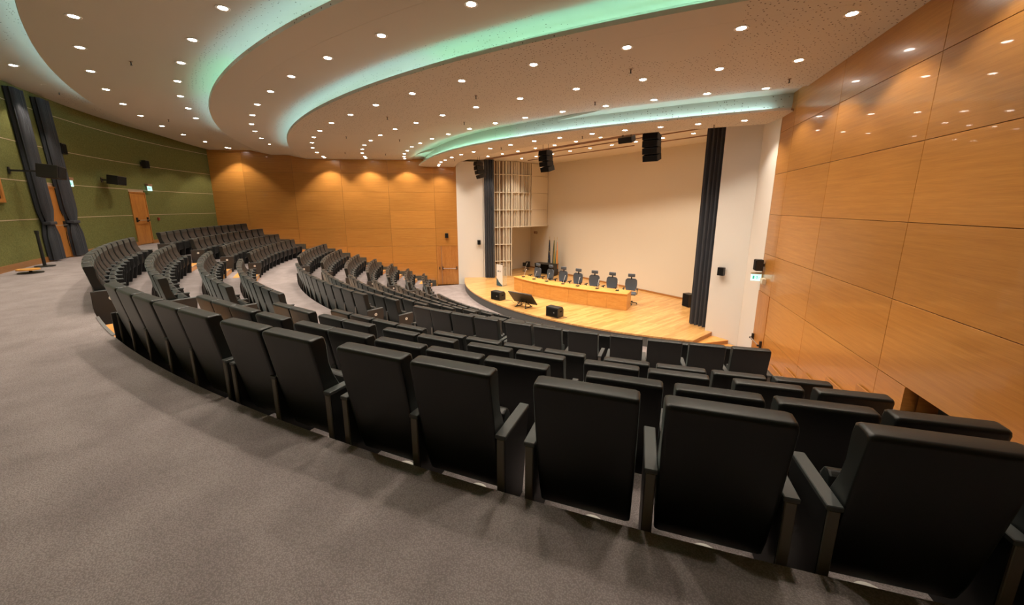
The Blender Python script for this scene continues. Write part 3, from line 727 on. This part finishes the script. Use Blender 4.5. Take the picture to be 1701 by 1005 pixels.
# dark stepped plinth along the far wall, veneered stepped stringer along the near wall
def stepped(name, ang, inw, F, k0, k1, off, m, h, t=.07):
    mb = MB()
    d = Vector((-sin(radians(ang)), -cos(radians(ang)), 0)); nrm = Vector((-d.y, d.x, 0)) * inw
    for r in range(k0, k1):
        z = FLZ[r] + h
        def s_at(R):
            # distance from F along d where the radius equals R
            b = F[0] * d.x + F[1] * d.y; c = F[0] ** 2 + F[1] ** 2 - R * R
            return -b + sqrt(b * b - c)
        s0 = s_at(EDGE[r + 1]) if r < 10 else 0.0 ; s1 = s_at(EDGE[r])
        if r == 10: s0 = max(1.45, s1 - 1.0)
        c = Vector((F[0], F[1], 0)) + d * (s0 + s1) / 2 + nrm * off
        mb.box((c.x, c.y, (z + FLZ[r] - .3) / 2), (s1 - s0, t, z - FLZ[r] + .3), rz=math.atan2(d.y, d.x))
    return struct(mb.build(name, m))
stepped('trim_3', 33.5, 1, FL, 0, 11, .05, M['plinth'], .30)
stepped('trim_4', -33.5, -1, FR, 4, 11, .03, M['wood_edge'], .24, .03)
# round white floor diffusers under the rearmost near seats
g0 = None
for i, a in enumerate([22.4, 24.2, 25.6, 27.5, 29.0, 30.92, 32.45, 34.3]):
    x, y = pxy(23.27, a)
    mb = MB(); mb.cyl((0, 0, .006), .075, .012, 24); mb.cyl((0, 0, .014), .05, .006, 24)
    o = mb.build('floor_diffuser', M['disc'], bevel=.002, seg=1, loc=(x, y, 2.93))
    tag(o, 'round white air diffuser in the carpet under rearmost near row, %s from the aisle' % ORD[i], 'air vent', 'floor diffusers')

# ---------------------------------------------------------------- doors
def push_bar(parent, x0, x1, y, z, dy):
    mb = MB(); mb.tube((x0, y + dy * .09, z - .02), (x1, y + dy * .09, z - .02), .013); b = mb.build('push_bar', M['metal'], parent)
    for x in (x0, x1):
        mb = MB(); mb.box((x, y + dy * .03, z), (.05, .06, .20)); mb.box((x, y + dy * .07, z - .03), (.035, .09, .05)); mb.build('bar_bracket', M['black'], b, bevel=.006, seg=1)
def wall_frame(o, F, ang): o.location = (F[0], F[1], 0); o.rotation_euler = (0, 0, ang)
# far pit door (two leaves) in wall_left
mb = MB(); mb.box((.53, -.01, 1.225), (1.02, .04, 2.44)); d1 = struct(mb.build('door_1', M['wood_door'])); wall_frame(d1, FL, angL)
mb = MB(); mb.box((1.2, -.01, 1.225), (.27, .04, 2.44)); q = mb.build('narrow_leaf', M['wood_door'], d1)
mb = MB(); mb.box((1.05, .015, 1.225), (.035, .02, 2.44)); mb.box((.53, .012, 1.05), (1.02, .006, .02)); mb.build('astragal', M['exit_box'], d1)
push_bar(d1, .12, .98, .01, 1.06, 1)
mb = MB(); mb.box((1.18, .04, 1.06), (.05, .06, .16)); mb.build('bar_bracket', M['black'], d1)
# near pit door in wall_right
mb = MB(); mb.box((.48, .01, 1.225), (.93, .04, 2.44)); d2 = struct(mb.build('door_2', M['wood_door'])); wall_frame(d2, FR, angR)
push_bar(d2, .12, .85, -.01, 1.05, -1)
# doors in the green wall
def green_door(n, a0, a1):
    ac = (a0 + a1) / 2; x, y = pxy(RG, ac); w = radians(a1 - a0) * RG
    mb = MB(); mb.box((0, -.005, 2.24 / 2), (w - .10, .05, 2.24 - .06)); o = struct(mb.build('door_%d' % n, M['wood_door'], loc=(x, y, 3.2), rz=radians(ac)))
    mb = MB()
    for sx in (-1, 1): mb.box((sx * (w / 2 - .025), -.04, 1.13), (.05, .16, 2.26))
    mb.box((0, -.04, 2.235), (w, .16, .05)); mb.build('frame', M['wood_door'], o)
    push_bar(o, -.36, .36, .02, 1.08, 1)
    return o
d3 = green_door(3, *GD[0]); d4 = green_door(4, *GD[1])
mb = MB(); mb.box((-.0, 0, 2.05), (.9, .02, .012)); mb.box((.38, .02, 2.1), (.06, .08, .12)); mb.build('door_closer', M['black'], d3)

# ---------------------------------------------------------------- things on the green wall
def on_green(a, z, off=0.0): x, y = pxy(RG - off, a); return (x, y, z), radians(a)
def curtain_on_green(a_t, a_b, wt, wb, label):
    """gathered drape hanging before the green wall, tied two thirds down"""
    mb = MB(); rows = []; nz = 26; n = 40
    for k in range(nz + 1):
        f = k / nz; z = 3.24 + (8.08 - 3.24) * f
        a = a_b + (a_t - a_b) * f
        tie = math.exp(-((z - 4.35) / .22) ** 2)
        w = (wb + (wt - wb) * f) * (1 - .45 * tie)
        row = []
        for i in range(n + 1):
            t = i / n - .5; ph = i / n * 5 * 2 * pi
            row.append((*pxy(RG - .16 - .055 * (sin(ph) + .4 * sin(2.1 * ph + .7)) * (1 - .5 * tie), a + t * w), z))
        rows.append(row)
    mb.grid(rows); mb.grid([[(p[0] * 1.004, p[1] * 1.004, p[2]) for p in r] for r in rows])
    o = mb.build('wall_curtain', M['drape']); tag(o, label, 'curtain')
    a = a_b + (a_t - a_b) * .22; (x, y, z), rz = on_green(a, 4.35, .16)
    mb = MB(); mb.box((x, y, z), (radians((wb + wt) / 2 * .72) * RG, .17, .09), rz=rz); q = mb.build('tie_band', M['drape'], o, bevel=.02)
    return o
curtain_on_green(-10.15, -10.6, 1.1, 1.15, 'charcoal curtain gathered on the green wall behind the big loudspeaker')
curtain_on_green(-12.85, -13.55, 1.1, 1.3, 'charcoal curtain gathered across the door nearest the queue post')
def wall_box(name, a, z, dims, label, cat, m='black', tilt=0.0, bracket=True, off=.25, yaw=0.0):
    (x, y, zz), rz = on_green(a, z, off)
    t = empty(name, (x, y, zz), rz + yaw, label, cat)
    w, d_, h = dims
    mb = MB(); mb.prism([(-w / 2, -d_ / 2), (w / 2, -d_ / 2), (w * .36, d_ / 2), (-w * .36, d_ / 2)] if False else [(-w * .36, -d_ / 2), (w * .36, -d_ / 2), (w / 2, d_ / 2), (-w / 2, d_ / 2)], -h / 2, h / 2)
    o = mb.build('cabinet', M[m], t, bevel=.015); o.rotation_euler = (tilt, 0, 0)
    mb = MB(); mb.box((0, d_ / 2 + .004, 0), (w * .9, .012, h * .86)); g = mb.build('grille', M['blackgrille'], t, bevel=.004, seg=1); g.rotation_euler = (tilt, 0, 0)
    if bracket:
        mb = MB(); mb.box((0, -d_ / 2 - (off - d_ / 2) / 2, 0), (.05, max(.04, off - d_ / 2), .05)); mb.box((0, -off + .012, 0), (.12, .02, .18)); mb.build('bracket', M['black'], t)
    return t
wall_box('wall_loudspeaker', -8.45, 5.80, (.95, .42, .36), 'large wide black loudspeaker on an arm before the charcoal curtain', 'loudspeaker', tilt=-.12, off=.75, yaw=.15)
wall_box('wall_loudspeaker', -19.0, 5.84, (.74, .36, .34), 'wide black loudspeaker on the green wall between the two doors', 'loudspeaker', tilt=-.12, off=.42, yaw=.1)
wall_box('surround_speaker', -13.85, 6.68, (.24, .18, .34), 'small black speaker high on the green wall beside the tied curtain', 'loudspeaker', off=.16)
wall_box('surround_speaker', -24.95, 6.68, (.24, .18, .34), 'small black speaker high on the green wall above the exit sign', 'loudspeaker', off=.16)
def running_sign(parent, y, z, s=1.0, m='exit_g'):
    """running figure, door and arrow pictogram"""
    mb = MB()
    mb.box((.065 * s, y, z), (.045 * s, .002, .09 * s)); mb.cyl((-.022 * s, y, z + .034 * s), .010 * s, .002, 10, axis='Y')
    mb.box((-.025 * s, y, z + .008 * s), (.018 * s, .002, .045 * s), ry=.35); mb.box((-.045 * s, y, z - .026 * s), (.012 * s, .002, .045 * s), ry=-.7); mb.box((-.008 * s, y, z - .028 * s), (.012 * s, .002, .042 * s), ry=.5)
    mb.box((0.0, y, z + .012 * s), (.045 * s, .002, .009 * s), ry=.25)
    mb.box((-.09 * s, y, z), (.03 * s, .002, .010 * s))
    return mb.build('running_figure_symbol', M[m], parent)
def exit_sign(a, z, label):
    (x, y, zz), rz = on_green(a, z, .10)
    t = empty('exit_sign', (x, y, zz), rz, label, 'exit sign')
    mb = MB(); mb.box((0, 0, .13), (.30, .12, .10)); mb.box((0, -.07, .05), (.10, .04, .30)); mb.build('housing', M['exit_box'], t, bevel=.01)
    mb = MB(); mb.box((0, .02, -.02), (.30, .012, .20)); mb.build('lit_face', M['exit'], t)
    running_sign(t, .029, -.02, 1.1)
    return t
exit_sign(-25.1, 5.66, 'lit green-on-white exit sign on the green wall under the small high speaker')
exit_sign(-14.25, 5.62, 'lit exit sign half hidden by the tied charcoal curtain')
(x, y, z), rz = on_green(-26.0, 4.28, .03); mb = MB(); mb.box((0, 0, 0), (.11, .05, .13)); o = mb.build('fire_call_point', M['red'], bevel=.008, loc=(x, y, z), rz=rz); tag(o, 'small red fire call point on the green wall beside the door', 'call point')
# timber-framed projection opening at the picture edge
(x, y, z), rz = on_green(-5.35, 5.30, .03)
t = empty('projection_window', (x, y, z), rz, 'timber-framed projection opening in the green wall beside the big loudspeaker', 'window')
mb = MB()
for dx in (-.62, .62): mb.box((dx, 0, 0), (.10, .08, .62))
for dz in (-.31, .31): mb.box((0, 0, dz), (1.34, .08, .10))
mb.build('frame', M['wood_door'], t, bevel=.006, seg=1); mb = MB(); mb.box((0, -.01, 0), (1.14, .02, .52)); mb.build('pane', M['screen'], t)
# queue post
t = empty('queue_post', (-3.16, -25.10, 3.2), .2, 'slim black belt barrier post on a round dark base before the green wall', 'barrier post')
mb = MB(); mb.cyl((0, 0, .012), .20, .024, 32); mb.build('base', M['darkmetal'], t); mb = MB(); mb.cyl((0, 0, .48), .035, .92, 16); mb.cyl((0, 0, .95), .045, .09, 16); mb.build('post', M['black'], t)
t = empty('round_foot_stand', (-1.75, -25.05, 3.2), 0, 'low round wooden stand on a dark disc at the far end of the rear walkway', 'stand')
mb = MB(); mb.cyl((0.05, -.02, .10), .20, .03, 32); mb.build('wooden_disc', M['wood_step'], t); mb = MB(); mb.cyl((0, 0, .012), .22, .024, 32); mb.cyl((0, 0, .055), .03, .07, 12); mb.build('base', M['darkmetal'], t)

# ---------------------------------------------------------------- things on the veneered walls and piers
def small_speaker(loc, rz, label, s=1.0):
    t = empty('surround_speaker', loc, rz, label, 'loudspeaker')
    mb = MB(); mb.box((0, .12 * s, 0), (.20 * s, .16 * s, .28 * s)); mb.build('cabinet', M['black'], t, bevel=.012); mb = MB(); mb.box((0, .205 * s, 0), (.18 * s, .012, .25 * s)); mb.build('grille', M['blackgrille'], t)
    mb = MB(); mb.box((0, .02, 0), (.06, .05, .08)); mb.build('bracket', M['black'], t); return t
def on_wall(F, d, s, z, inw, off): n = Vector((-d.y, d.x, 0)) * inw; p = Vector((F[0], F[1], 0)) + d * s + n * off; return (p.x, p.y, z)
small_speaker(on_wall(FL, dL, .68, 3.10, 1, .0), angL, 'small black speaker on the veneered wall above the far pit door')
p = on_wall(FR, dR, .16, 3.2, -1, .0); small_speaker(p, angR + pi, 'small black speaker on the veneered wall above the exit sign by the white pier', 1.15)
small_speaker((7.69, -7.76, 2.66), pi, 'small black speaker on the white pier beside the wide stage curtain')
u = Vector((.87, 1.33, 0)).normalized(); p = Vector((-7.42, -9.25, 0)) + u * 1.32; small_speaker((p.x, p.y, 2.66), math.atan2(u.y, u.x) + pi, 'small black speaker on the white pier beside the narrow stage curtain')
t = empty('exit_sign', on_wall(FR, dR, .14, 2.84, -1, .02), angR + pi, 'lit exit sign projecting above the near pit door by the white pier', 'exit sign')
mb = MB(); mb.box((0.0, .14, 0), (.03, .26, .20)); mb.build('lit_face', M['exit'], t); mb = MB(); mb.box((0.0, .14, .12), (.06, .28, .05)); mb.build('housing', M['beige'], t)
q = running_sign(t, 0, 0, 1.0); q.rotation_euler = (0, 0, pi / 2); q.location = (-.018, .14, 0)
t = empty('emergency_lamp', on_wall(FR, dR, .42, 2.78, -1, .0), angR + pi, 'beige emergency lamp box beside the exit sign above the near pit door', 'emergency lamp')
mb = MB(); mb.box((0, .05, 0), (.20, .10, .16)); mb.build('housing', M['beige'], t, bevel=.01); mb = MB(); mb.box((-.03, .102, -.01), (.07, .01, .06)); mb.build('lens', M['disc'], t)

# ---------------------------------------------------------------- stage furniture
ZS = 0.42
# long conference desk, seven bays, gently curved towards the hall
desk = empty('conference_desk', (0.5, -8.3, ZS), 0, 'long curved veneered conference desk in the middle of the stage', 'desk')
fl = [(-2.42, -8.80), (-1.55, -8.93), (-.65, -8.96), (.35, -8.84), (1.35, -8.60), (2.25, -8.32), (3.10, -8.02), (3.92, -7.70)]
def off_in(pts, d):
    out = []
    for i, p in enumerate(pts):
        a = Vector(pts[max(0, i - 1)]); b = Vector(pts[min(len(pts) - 1, i + 1)]); u = (b - a).normalized(); out.append((p[0] - u.y * d, p[1] + u.x * d))
    return out
rel = lambda pts: [(x - .5, y + 8.3) for x, y in pts]
bk_ = off_in(fl, .78)
mb = MB(); fo = off_in(fl, -.05); bo = off_in(fl, .80)
mb.prism(rel(fo + bo[::-1]), .705, .745); mb.build('worktop', M['wood_desk'], desk, bevel=.008, seg=1)
for i in range(7):
    a, b = fl[i], fl[i + 1]; u = (Vector(b) - Vector(a)).normalized(); n = Vector((-u.y, u.x)) * .03; g = u * .004
    mb = MB(); mb.prism(rel([(a[0] + g.x, a[1] + g.y), (b[0] - g.x, b[1] - g.y), (b[0] - g.x + n.x, b[1] - g.y + n.y), (a[0] + g.x + n.x, a[1] + g.y + n.y)]), .004, .704); mb.build('front_panel', M['wood_desk'], desk)
mb = MB(); mb.prism(rel([(fl[0][0], fl[0][1] + .03), (fl[0][0] + .04, fl[0][1] + .03), (bk_[0][0] + .04, bk_[0][1]), (bk_[0][0], bk_[0][1])]), .004, .704); mb.build('end_panel', M['wood_desk'], desk)
a = Vector(fl[-1]); b = Vector(bk_[-1]); mb = MB(); u = (b - a).normalized(); mb.prism(rel([tuple(a + u * .03), tuple(b), tuple(b + Vector((-u.y, u.x)) * .04), tuple(a + u * .03 + Vector((-u.y, u.x)) * .04)]), .004, .704); mb.build('end_panel', M['wood_desk'], desk)
# microphones
MIC = [(-1.94, -8.55), (-1.11, -8.55), (-0.26, -8.46), (0.71, -8.31), (1.48, -8.12), (2.42, -7.85), (3.26, -7.50)]
mic0 = None
for i, (x, y) in enumerate(MIC):
    if mic0 is None:
        mic0 = bpy.data.objects.new('desk_microphone', None); COL.objects.link(mic0)
        mb = MB(); mb.box((0, 0, .02), (.13, .15, .04)); mb.build('base', M['black'], mic0, bevel=.008, seg=1)
        mb = MB(); mb.tube((0, .03, .04), (0, .11, .26), .006); mb.tube((0, .11, .26), (0, .17, .37), .006); mb.cyl((0, .18, .385), .013, .05, 10, rot=Matrix.Rotation(-.5, 4, 'X')); mb.build('gooseneck', M['metal'] if False else M['disc'], mic0)
        o = mic0
    else: o = dup(mic0)
    o.location = (x, y, ZS + .746); o.rotation_euler = (0, 0, radians(-8 + i * 5))
    tag(o, 'small gooseneck desk microphone, %s along the desk from its far end' % ORD[i], 'microphone', 'desk microphones')
# chairs behind the desk
def star_chair():
    t = bpy.data.objects.new('conference_chair', None); COL.objects.link(t)
    mb = MB(); mb.box((0, 0, .47), (.48, .46, .08)); mb.build('seat', M['chair_grey'], t, bevel=.03, seg=3, smooth=True)
    mb = MB(); n = 8; rows = []
    prof = [(.22, .55), (.245, .70), (.25, .85), (.262, 1.02), (.27, 1.08)]; ws = [.19, .235, .25, .235, .17]
    for s in (0, 1):
        rows = [[(w * (i / n * 2 - 1), y + .05 * (1 - ((i / n * 2 - 1) ** 2)) * .8 + s * .045, z) for i in range(n + 1)] for (y, z), w in zip(prof, ws)]
        mb.grid(rows)
        if s == 0: fr_ = rows
    for a_, b_ in ((fr_[0], rows[0]), (fr_[-1], rows[-1]), ([r[0] for r in fr_], [r[0] for r in rows]), ([r[-1] for r in fr_], [r[-1] for r in rows])): mb.grid([a_, b_])
    mb.build('backrest', M['chair_grey'], t, smooth=True)
    mb = MB(); mb.box((0, .30, 1.225), (.30, .07, .15)); mb.build('headrest', M['chair_grey'], t, bevel=.03, seg=3, smooth=True)
    mb = MB(); mb.box((0, .32, 1.11), (.05, .03, .14)); mb.box((0, .26, .52), (.07, .10, .05)); mb.build('back_post', M['black'], t)
    for sx in (-1, 1):
        mb = MB(); mb.box((sx * .28, 0, .68), (.07, .28, .035)); mb.box((sx * .28, .02, .56), (.03, .06, .22)); mb.box((sx * .25, .02, .455), (.08, .06, .03)); mb.build('armrest', M['black'], t, bevel=.006, seg=1)
    mb = MB(); mb.cyl((0, 0, .27), .03, .34, 12)
    for k in range(5):
        a = 2 * pi * k / 5; mb.tube((0, 0, .10), (.29 * cos(a), .29 * sin(a), .065), .018)
    mb.build('star_base', M['black'], t)
    mb = MB()
    for k in range(5):
        a = 2 * pi * k / 5; mb.cyl((.29 * cos(a), .29 * sin(a), .03), .03, .04, 12, axis='X')
    mb.build('castors', M['black'], t)
    return t
sc0 = None
HEADS = [(-1.41, -7.98), (-0.85, -7.7), (-0.22, -7.5), (0.22, -6.96), (1.34, -7.0), (2.09, -6.78), (2.71, -6.16)]
# heads lie on sight lines; seats set back on an arc parallel to the desk
SEATS = [(-2.02, -7.75), (-1.20, -7.60), (-.30, -7.48), (.62, -7.36), (1.55, -7.15), (2.40, -6.92), (3.30, -6.55)]
for i, (x, y) in enumerate(SEATS):
    o = sc0 = star_chair() if sc0 is None else sc0
    if i: o = dup(sc0)
    o.location = (x, y, ZS); o.rotation_euler = (0, 0, radians(-6 + i * 5 + [4, -6, 3, 0, 5, -4, 6][i])); o.scale = (1.08, 1.08, 1.05)
    tag(o, 'dark grey swivel chair with headrest behind the desk, %s from its far end' % ORD[i], 'chair', 'swivel chairs at the conference desk')
# lectern
t = empty('lectern', (-3.68, -8.83, ZS), radians(8), 'white lectern with a small round emblem and teal wave near the desk end', 'lectern')
mb = MB(); mb.box((0, 0, .62), (.46, .03, 1.22)); mb.build('front_panel', M['white'], t, bevel=.004, seg=1)
mb = MB(); mb.box((0, .20, 1.10), (.44, .38, .03), rx=-.25); mb.build('reading_shelf', M['glass'], t)
mb = MB(); mb.box((-.20, .2, .55), (.02, .36, 1.05)); mb.box((.20, .2, .55), (.02, .36, 1.05)); mb.build('acrylic_sides', M['glass'], t)
mb = MB(); vs_ = [(-.225, -.018, .02), (.225, -.018, .02), (.225, -.018, .10), (.14, -.018, .13), (.06, -.018, .20), (-.02, -.018, .24), (-.10, -.018, .36), (-.17, -.018, .42), (-.225, -.018, .44)]
mb.bm.faces.new([mb.bm.verts.new(v) for v in vs_]); mb.build('teal_wave', M['teal'], t)
mb = MB(); mb.cyl((-.09, -.018, .86), .045, .004, 20, axis='Y'); mb.build('round_emblem', M['teal'], t)
mb = MB()
for k in range(3): mb.box((.06, -.018, .885 - k * .025), (.16 - .03 * k, .003, .010))
mb.build('printed_lines', M['ink'], t)
mb = MB(); mb.tube((.1, .1, 1.15), (.14, -.02, 1.34), .005); mb.tube((.14, -.02, 1.34), (.24, .02, 1.30), .006); mb.build('microphone', M['metal'], t)
# stage monitors (wedge loudspeakers)
def floor_box(x, y, rz, w, d, h, label):
    t = empty('floor_monitor', (x, y, ZS), rz, label, 'loudspeaker')
    mb = MB(); mb.profx([(-d / 2, 0.01), (d / 2, 0.01), (d / 2, h * .72), (d * .30, h), (-d / 2, h)], -w / 2, w / 2); mb.build('cabinet', M['black'], t, bevel=.02)
    mb = MB(); mb.box((0, -d / 2 - .004, h * .5), (w * .86, .014, h * .74)); mb.build('grille', M['blackgrille'], t, bevel=.004, seg=1)
    mb = MB(); mb.box((w / 2 + .003, 0, h * .6), (.01, .14, .06)); mb.build('side_handle', M['blackgrille'], t)
    mb = MB(); mb.box((w * .18, -d / 2 - .013, h * .5), (.05, .004, .04)); mb.build('badge', M['metal'], t)
    return t
floor_box(-1.22, -10.78, radians(10), .60, .42, .42, 'black box monitor loudspeaker on the stage edge near the lectern')
floor_box(2.56, -10.72, radians(10), .60, .42, .42, 'black box monitor loudspeaker on the stage edge in front of the desk end')
for pts, lab in (([(-.9, -10.6), (-.6, -10.45), (-.2, -10.62), (.1, -10.5), (.45, -10.75)], 'thin black cable from the stage edge monitor to the tilted screen'), ([(2.85, -10.55), (3.05, -10.5), (2.95, -10.85), (2.7, -11.05)], 'thin black cable looping round the monitor before the desk end')):
    cv = []
    for (ax, ay), (bx, by) in zip(pts, pts[1:]):
        for k in range(6): cv.append((ax + (bx - ax) * k / 6 , ay + (by - ay) * sstep(k / 6)))
    cv.append(pts[-1]); mb = MB()
    mb.grid([[(x + .008 * cos(q), y + .008 * sin(q) * .7, ZS + .009 + .008 * sin(q)) for x, y in cv] for q in [2 * pi * i / 6 for i in range(7)]])
    o = mb.build('floor_cable', M['black']); tag(o, lab, 'cable')
# tilted confidence screen on a low stand
t = empty('tilted_screen', (.62, -10.78, ZS), radians(14), 'large flat screen tilted back on a low black floor stand at the stage edge', 'screen')
rotx = radians(42)
mb = MB(); mb.box((0, -.02, .42), (1.26, .05, .74), rx=rotx, ry=0); pnl = mb.build('screen_body', M['black'], t, bevel=.008, seg=1)
mb = MB(); mb.box((0, .0 , .45), (1.20, .006, .68), rx=rotx); mb.build('screen_face', M['screen'], t).location = (0, .016, -.012)
mb = MB()
for sx in (-1, 1):
    mb.tube((sx * .25, -.18, .02), (sx * .12, .12, .36), .02); mb.tube((sx * .25, .30, .02), (sx * .12, -.05, .30), .02); mb.tube((sx * .28, -.22, .02), (sx * .28, .34, .02), .02)
mb.tube((-.3, 0, .16), (.3, 0, .16), .018); mb.build('floor_stand', M['black'], t)
# black cabinet table, flags, corner speaker
t = empty('draped_table', (-4.72, -4.15, ZS), radians(18), 'black side table with draped ends behind the far end of the desk', 'table')
mb = MB(); mb.box((0, 0, .74), (1.45, .68, .04)); mb.build('top', M['black'], t, bevel=.006, seg=1)
mb = MB(); mb.box((-.69, 0, .36), (.03, .64, .72)); mb.build('side_drape', M['black'], t); mb = MB(); mb.box((.69, 0, .36), (.03, .64, .72)); mb.build('side_drape', M['black'], t)
mb = MB(); mb.box((0, .28, .36), (1.36, .03, .72)); mb.build('rear_drape', M['blackgrille'], t)
t = empty('corner_speaker', (-7.2, -3.6, ZS), radians(20), 'small black loudspeaker on a short stand in the stage corner doorway', 'loudspeaker')
mb = MB(); mb.box((0, 0, .36), (.26, .24, .40)); mb.build('cabinet', M['black'], t, bevel=.012); mb = MB(); mb.cyl((0, 0, .08), .02, .16, 10); mb.cyl((0, 0, .01), .12, .02, 20); mb.build('stand', M['darkmetal'], t)
mb = MB(); mb.box((-.30, .05, .33), (.24, .16, .26)); mb.build('amplifier', M['darkmetal'], t, bevel=.008, seg=1)
t = empty('side_fill_speaker', (5.25, -4.9, ZS), radians(-20), 'black upright loudspeaker on the stage floor beside the wide curtain', 'loudspeaker')
mb = MB(); mb.box((0, 0, .30), (.40, .36, .58)); mb.build('cabinet', M['black'], t, bevel=.015); mb = MB(); mb.box((0, -.185, .30), (.34, .012, .52)); mb.build('grille', M['blackgrille'], t)
t = empty('white_tripod', (-6.75, -4.35, ZS), 0, 'slender white microphone stand leaning in the stage corner', 'microphone stand')
mb = MB(); mb.tube((0, 0, .02), (.22, .1, .62), .013); mb.build('boom', M['disc'], t); mb = MB(); mb.cyl((0, 0, .01), .12, .02, 20); mb.build('base', M['darkmetal'], t)
# exit sign on the wall under the hanging block
t = empty('exit_sign', (-5.95, -3.06, 3.0), radians(-4.8), 'small bronze-coloured exit plate on the stage back wall under the hanging block', 'exit sign')
mb = MB(); mb.box((-1.3, .10, .02), (.36, .03, .17)); mb.build('plate', M['exit_box'], t); mb = MB(); mb.box((-1.22, .082, .02), (.10, .006, .12)); mb.build('lit_part', M['beige'], t)
# flags
def flag(x, y, cols, label, lean=0.0):
    t = empty('furled_flag', (x, y, ZS), 0, label, 'flag', 'furled flags behind the desk')
    mb = MB(); mb.tube((0, 0, .02), (lean * 2.45, 0, 2.42), .014); mb.cyl((0, 0, .02), .14, .04, 20); mb.build('pole', M['brass'], t)
    mb = MB(); mb.cyl((lean * 2.48, 0, 2.47), .02, .12, 8, r2=.002); mb.build('finial', M['brass'], t)
    mb = MB(); nz, na = 20, 18; rows = []
    for k in range(nz + 1):
        z = 2.28 - 1.85 * k / nz; r = .03 + .085 * (k / nz) ** .9
        rows.append([(lean * z + r * (1 + .28 * sin(5 * a_ + k * .12)) * cos(a_) + .0, r * .6 * (1 + .28 * sin(5 * a_ + k * .12)) * sin(a_), z) for a_ in [2 * pi * i / na for i in range(na + 1)]])
    mb.grid(rows)
    o = mb.build('cloth', [M[c] for c in cols], t)
    for f in o.data.polygons:
        c = f.center; 
        if len(cols) > 1: f.material_index = (0 if c.x < lean * c.z - .012 else (1 if c.x < lean * c.z + .025 else 2)) if len(cols) == 3 else (0 if (int(c.z * 9) + int(c.x * 40)) % 7 else 1)
    return t
flag(-4.88, -3.75, ['flag_blue', 'flag_gold'], 'furled dark blue flag with gold dots, the one nearest the black table')
flag(-4.42, -3.78, ['flag_blue', 'flag_green', 'flag_gold'], 'furled dark flag with green and gold folds, middle of the three flags')
flag(-4.22, -3.72, ['flag_green', 'flag_white', 'flag_orange'], 'furled green, white and orange flag, the one furthest from the black table')
# hanging loudspeaker arrays and a stage monitor in the air
def line_array(x, y, z, rz, n, label, up):
    t = empty('line_array', (x, y, z), rz, label, 'loudspeaker', 'hanging loudspeaker clusters')
    zc = .36; yy = 0; tilt = -.12
    for k in range(n):
        mb = MB(); mb.prism([(-.27, .16), (.27, .16), (.25, -.20), (-.25, -.20)], -.10, .10); m_ = mb.build('array_cabinet', M['black'], t, bevel=.012)
        m_.location = (0, yy, zc); m_.rotation_euler = (tilt, 0, 0)
        mb = MB(); mb.box((0, -.206, 0), (.46, .012, .17)); g = mb.build('grille', M['blackgrille'], m_)
        zc -= .205; tilt += .14; yy += .015 + .03 * k
    mb = MB(); mb.box((-.2, 0, .48), (.03, .34, .04)); mb.box((.2, 0, .48), (.03, .34, .04)); mb.box((0, 0, .5), (.44, .04, .03)); mb.build('flying_frame', M['darkmetal'], t)
    for sx in (-.16, .16):
        mb = MB(); mb.tube((sx, 0, .5), (sx, 0, up), .008); mb.build('suspension_cable', M['darkmetal'], t)
    return t
line_array(5.75, -9.6, 6.72, radians(14), 4, 'biggest hanging black loudspeaker cluster, in front of the stage near the wide curtain', .88)
line_array(.70, -9.6, 6.72, radians(2), 4, 'hanging black loudspeaker cluster over the middle of the stage', .88)
line_array(-4.45, -9.6, 6.72, radians(-14), 4, 'hanging black loudspeaker cluster in front of the narrow stage curtain', .88)
t = empty('hanging_monitor', (4.78, -9.6, 7.15), radians(10), 'flat black box loudspeaker hung under the stage ceiling beside the biggest cluster', 'loudspeaker')
mb = MB(); mb.box((0, 0, 0), (.50, .34, .20), rx=.35); mb.build('cabinet', M['black'], t, bevel=.012); mb = MB(); mb.box((-.15, 0, .28), (.03, .03, .38)); mb.box((.15, 0, .28), (.03, .03, .38)); mb.build('yoke', M['darkmetal'], t)
# sprinkler heads on the ceiling
sp0 = None
SPR = [(7.38, x, y) for x, y in [(8.5, -14.9), (5.2, -16.2), (1.8, -17.0), (-2.2, -17.0), (-6.6, -15.8), (6.6, -13.6), (2.6, -14.9), (-1.6, -15.2), (-5.9, -14.1), (10.2, -11.9)]] + [(7.10, x, y) for x, y in [(7.9, -9.95), (4.4, -11.5), (.8, -12.1), (-3.6, -11.6)]] + [(7.86, -5.6, -22.0), (7.86, 1.2, -22.3), (8.11, -4.4, -24.3)]
for i, (z, x, y) in enumerate(SPR):
    if sp0 is None:
        sp0 = bpy.data.objects.new('sprinkler_head', None); COL.objects.link(sp0)
        mb = MB(); mb.cyl((0, 0, -.004), .035, .008, 14); mb.build('escutcheon', M['exit_box'], sp0); mb = MB(); mb.cyl((0, 0, -.04), .011, .07, 8); mb.cyl((0, 0, -.078), .022, .006, 10); mb.build('nozzle', M['darkmetal'], sp0); o = sp0
    else: o = dup(sp0)
    kk = {7.10: 'D', 7.38: 'C', 7.86: 'A', 8.11: 'L1'}[z]; o.location = (*lift(x, y, kk), ZN[kk])
    k = 'canopy' if z == 7.10 else ('broad lowest layer' if z == 7.38 else ('second layer' if z == 7.86 else 'outermost layer'))
    cnt = sum(1 for q in SPR[:i] if q[0] == z)
    tag(o, 'tiny sprinkler head under the %s, %s from the steps side' % (k, ORD[cnt]), 'sprinkler', 'ceiling sprinklers')
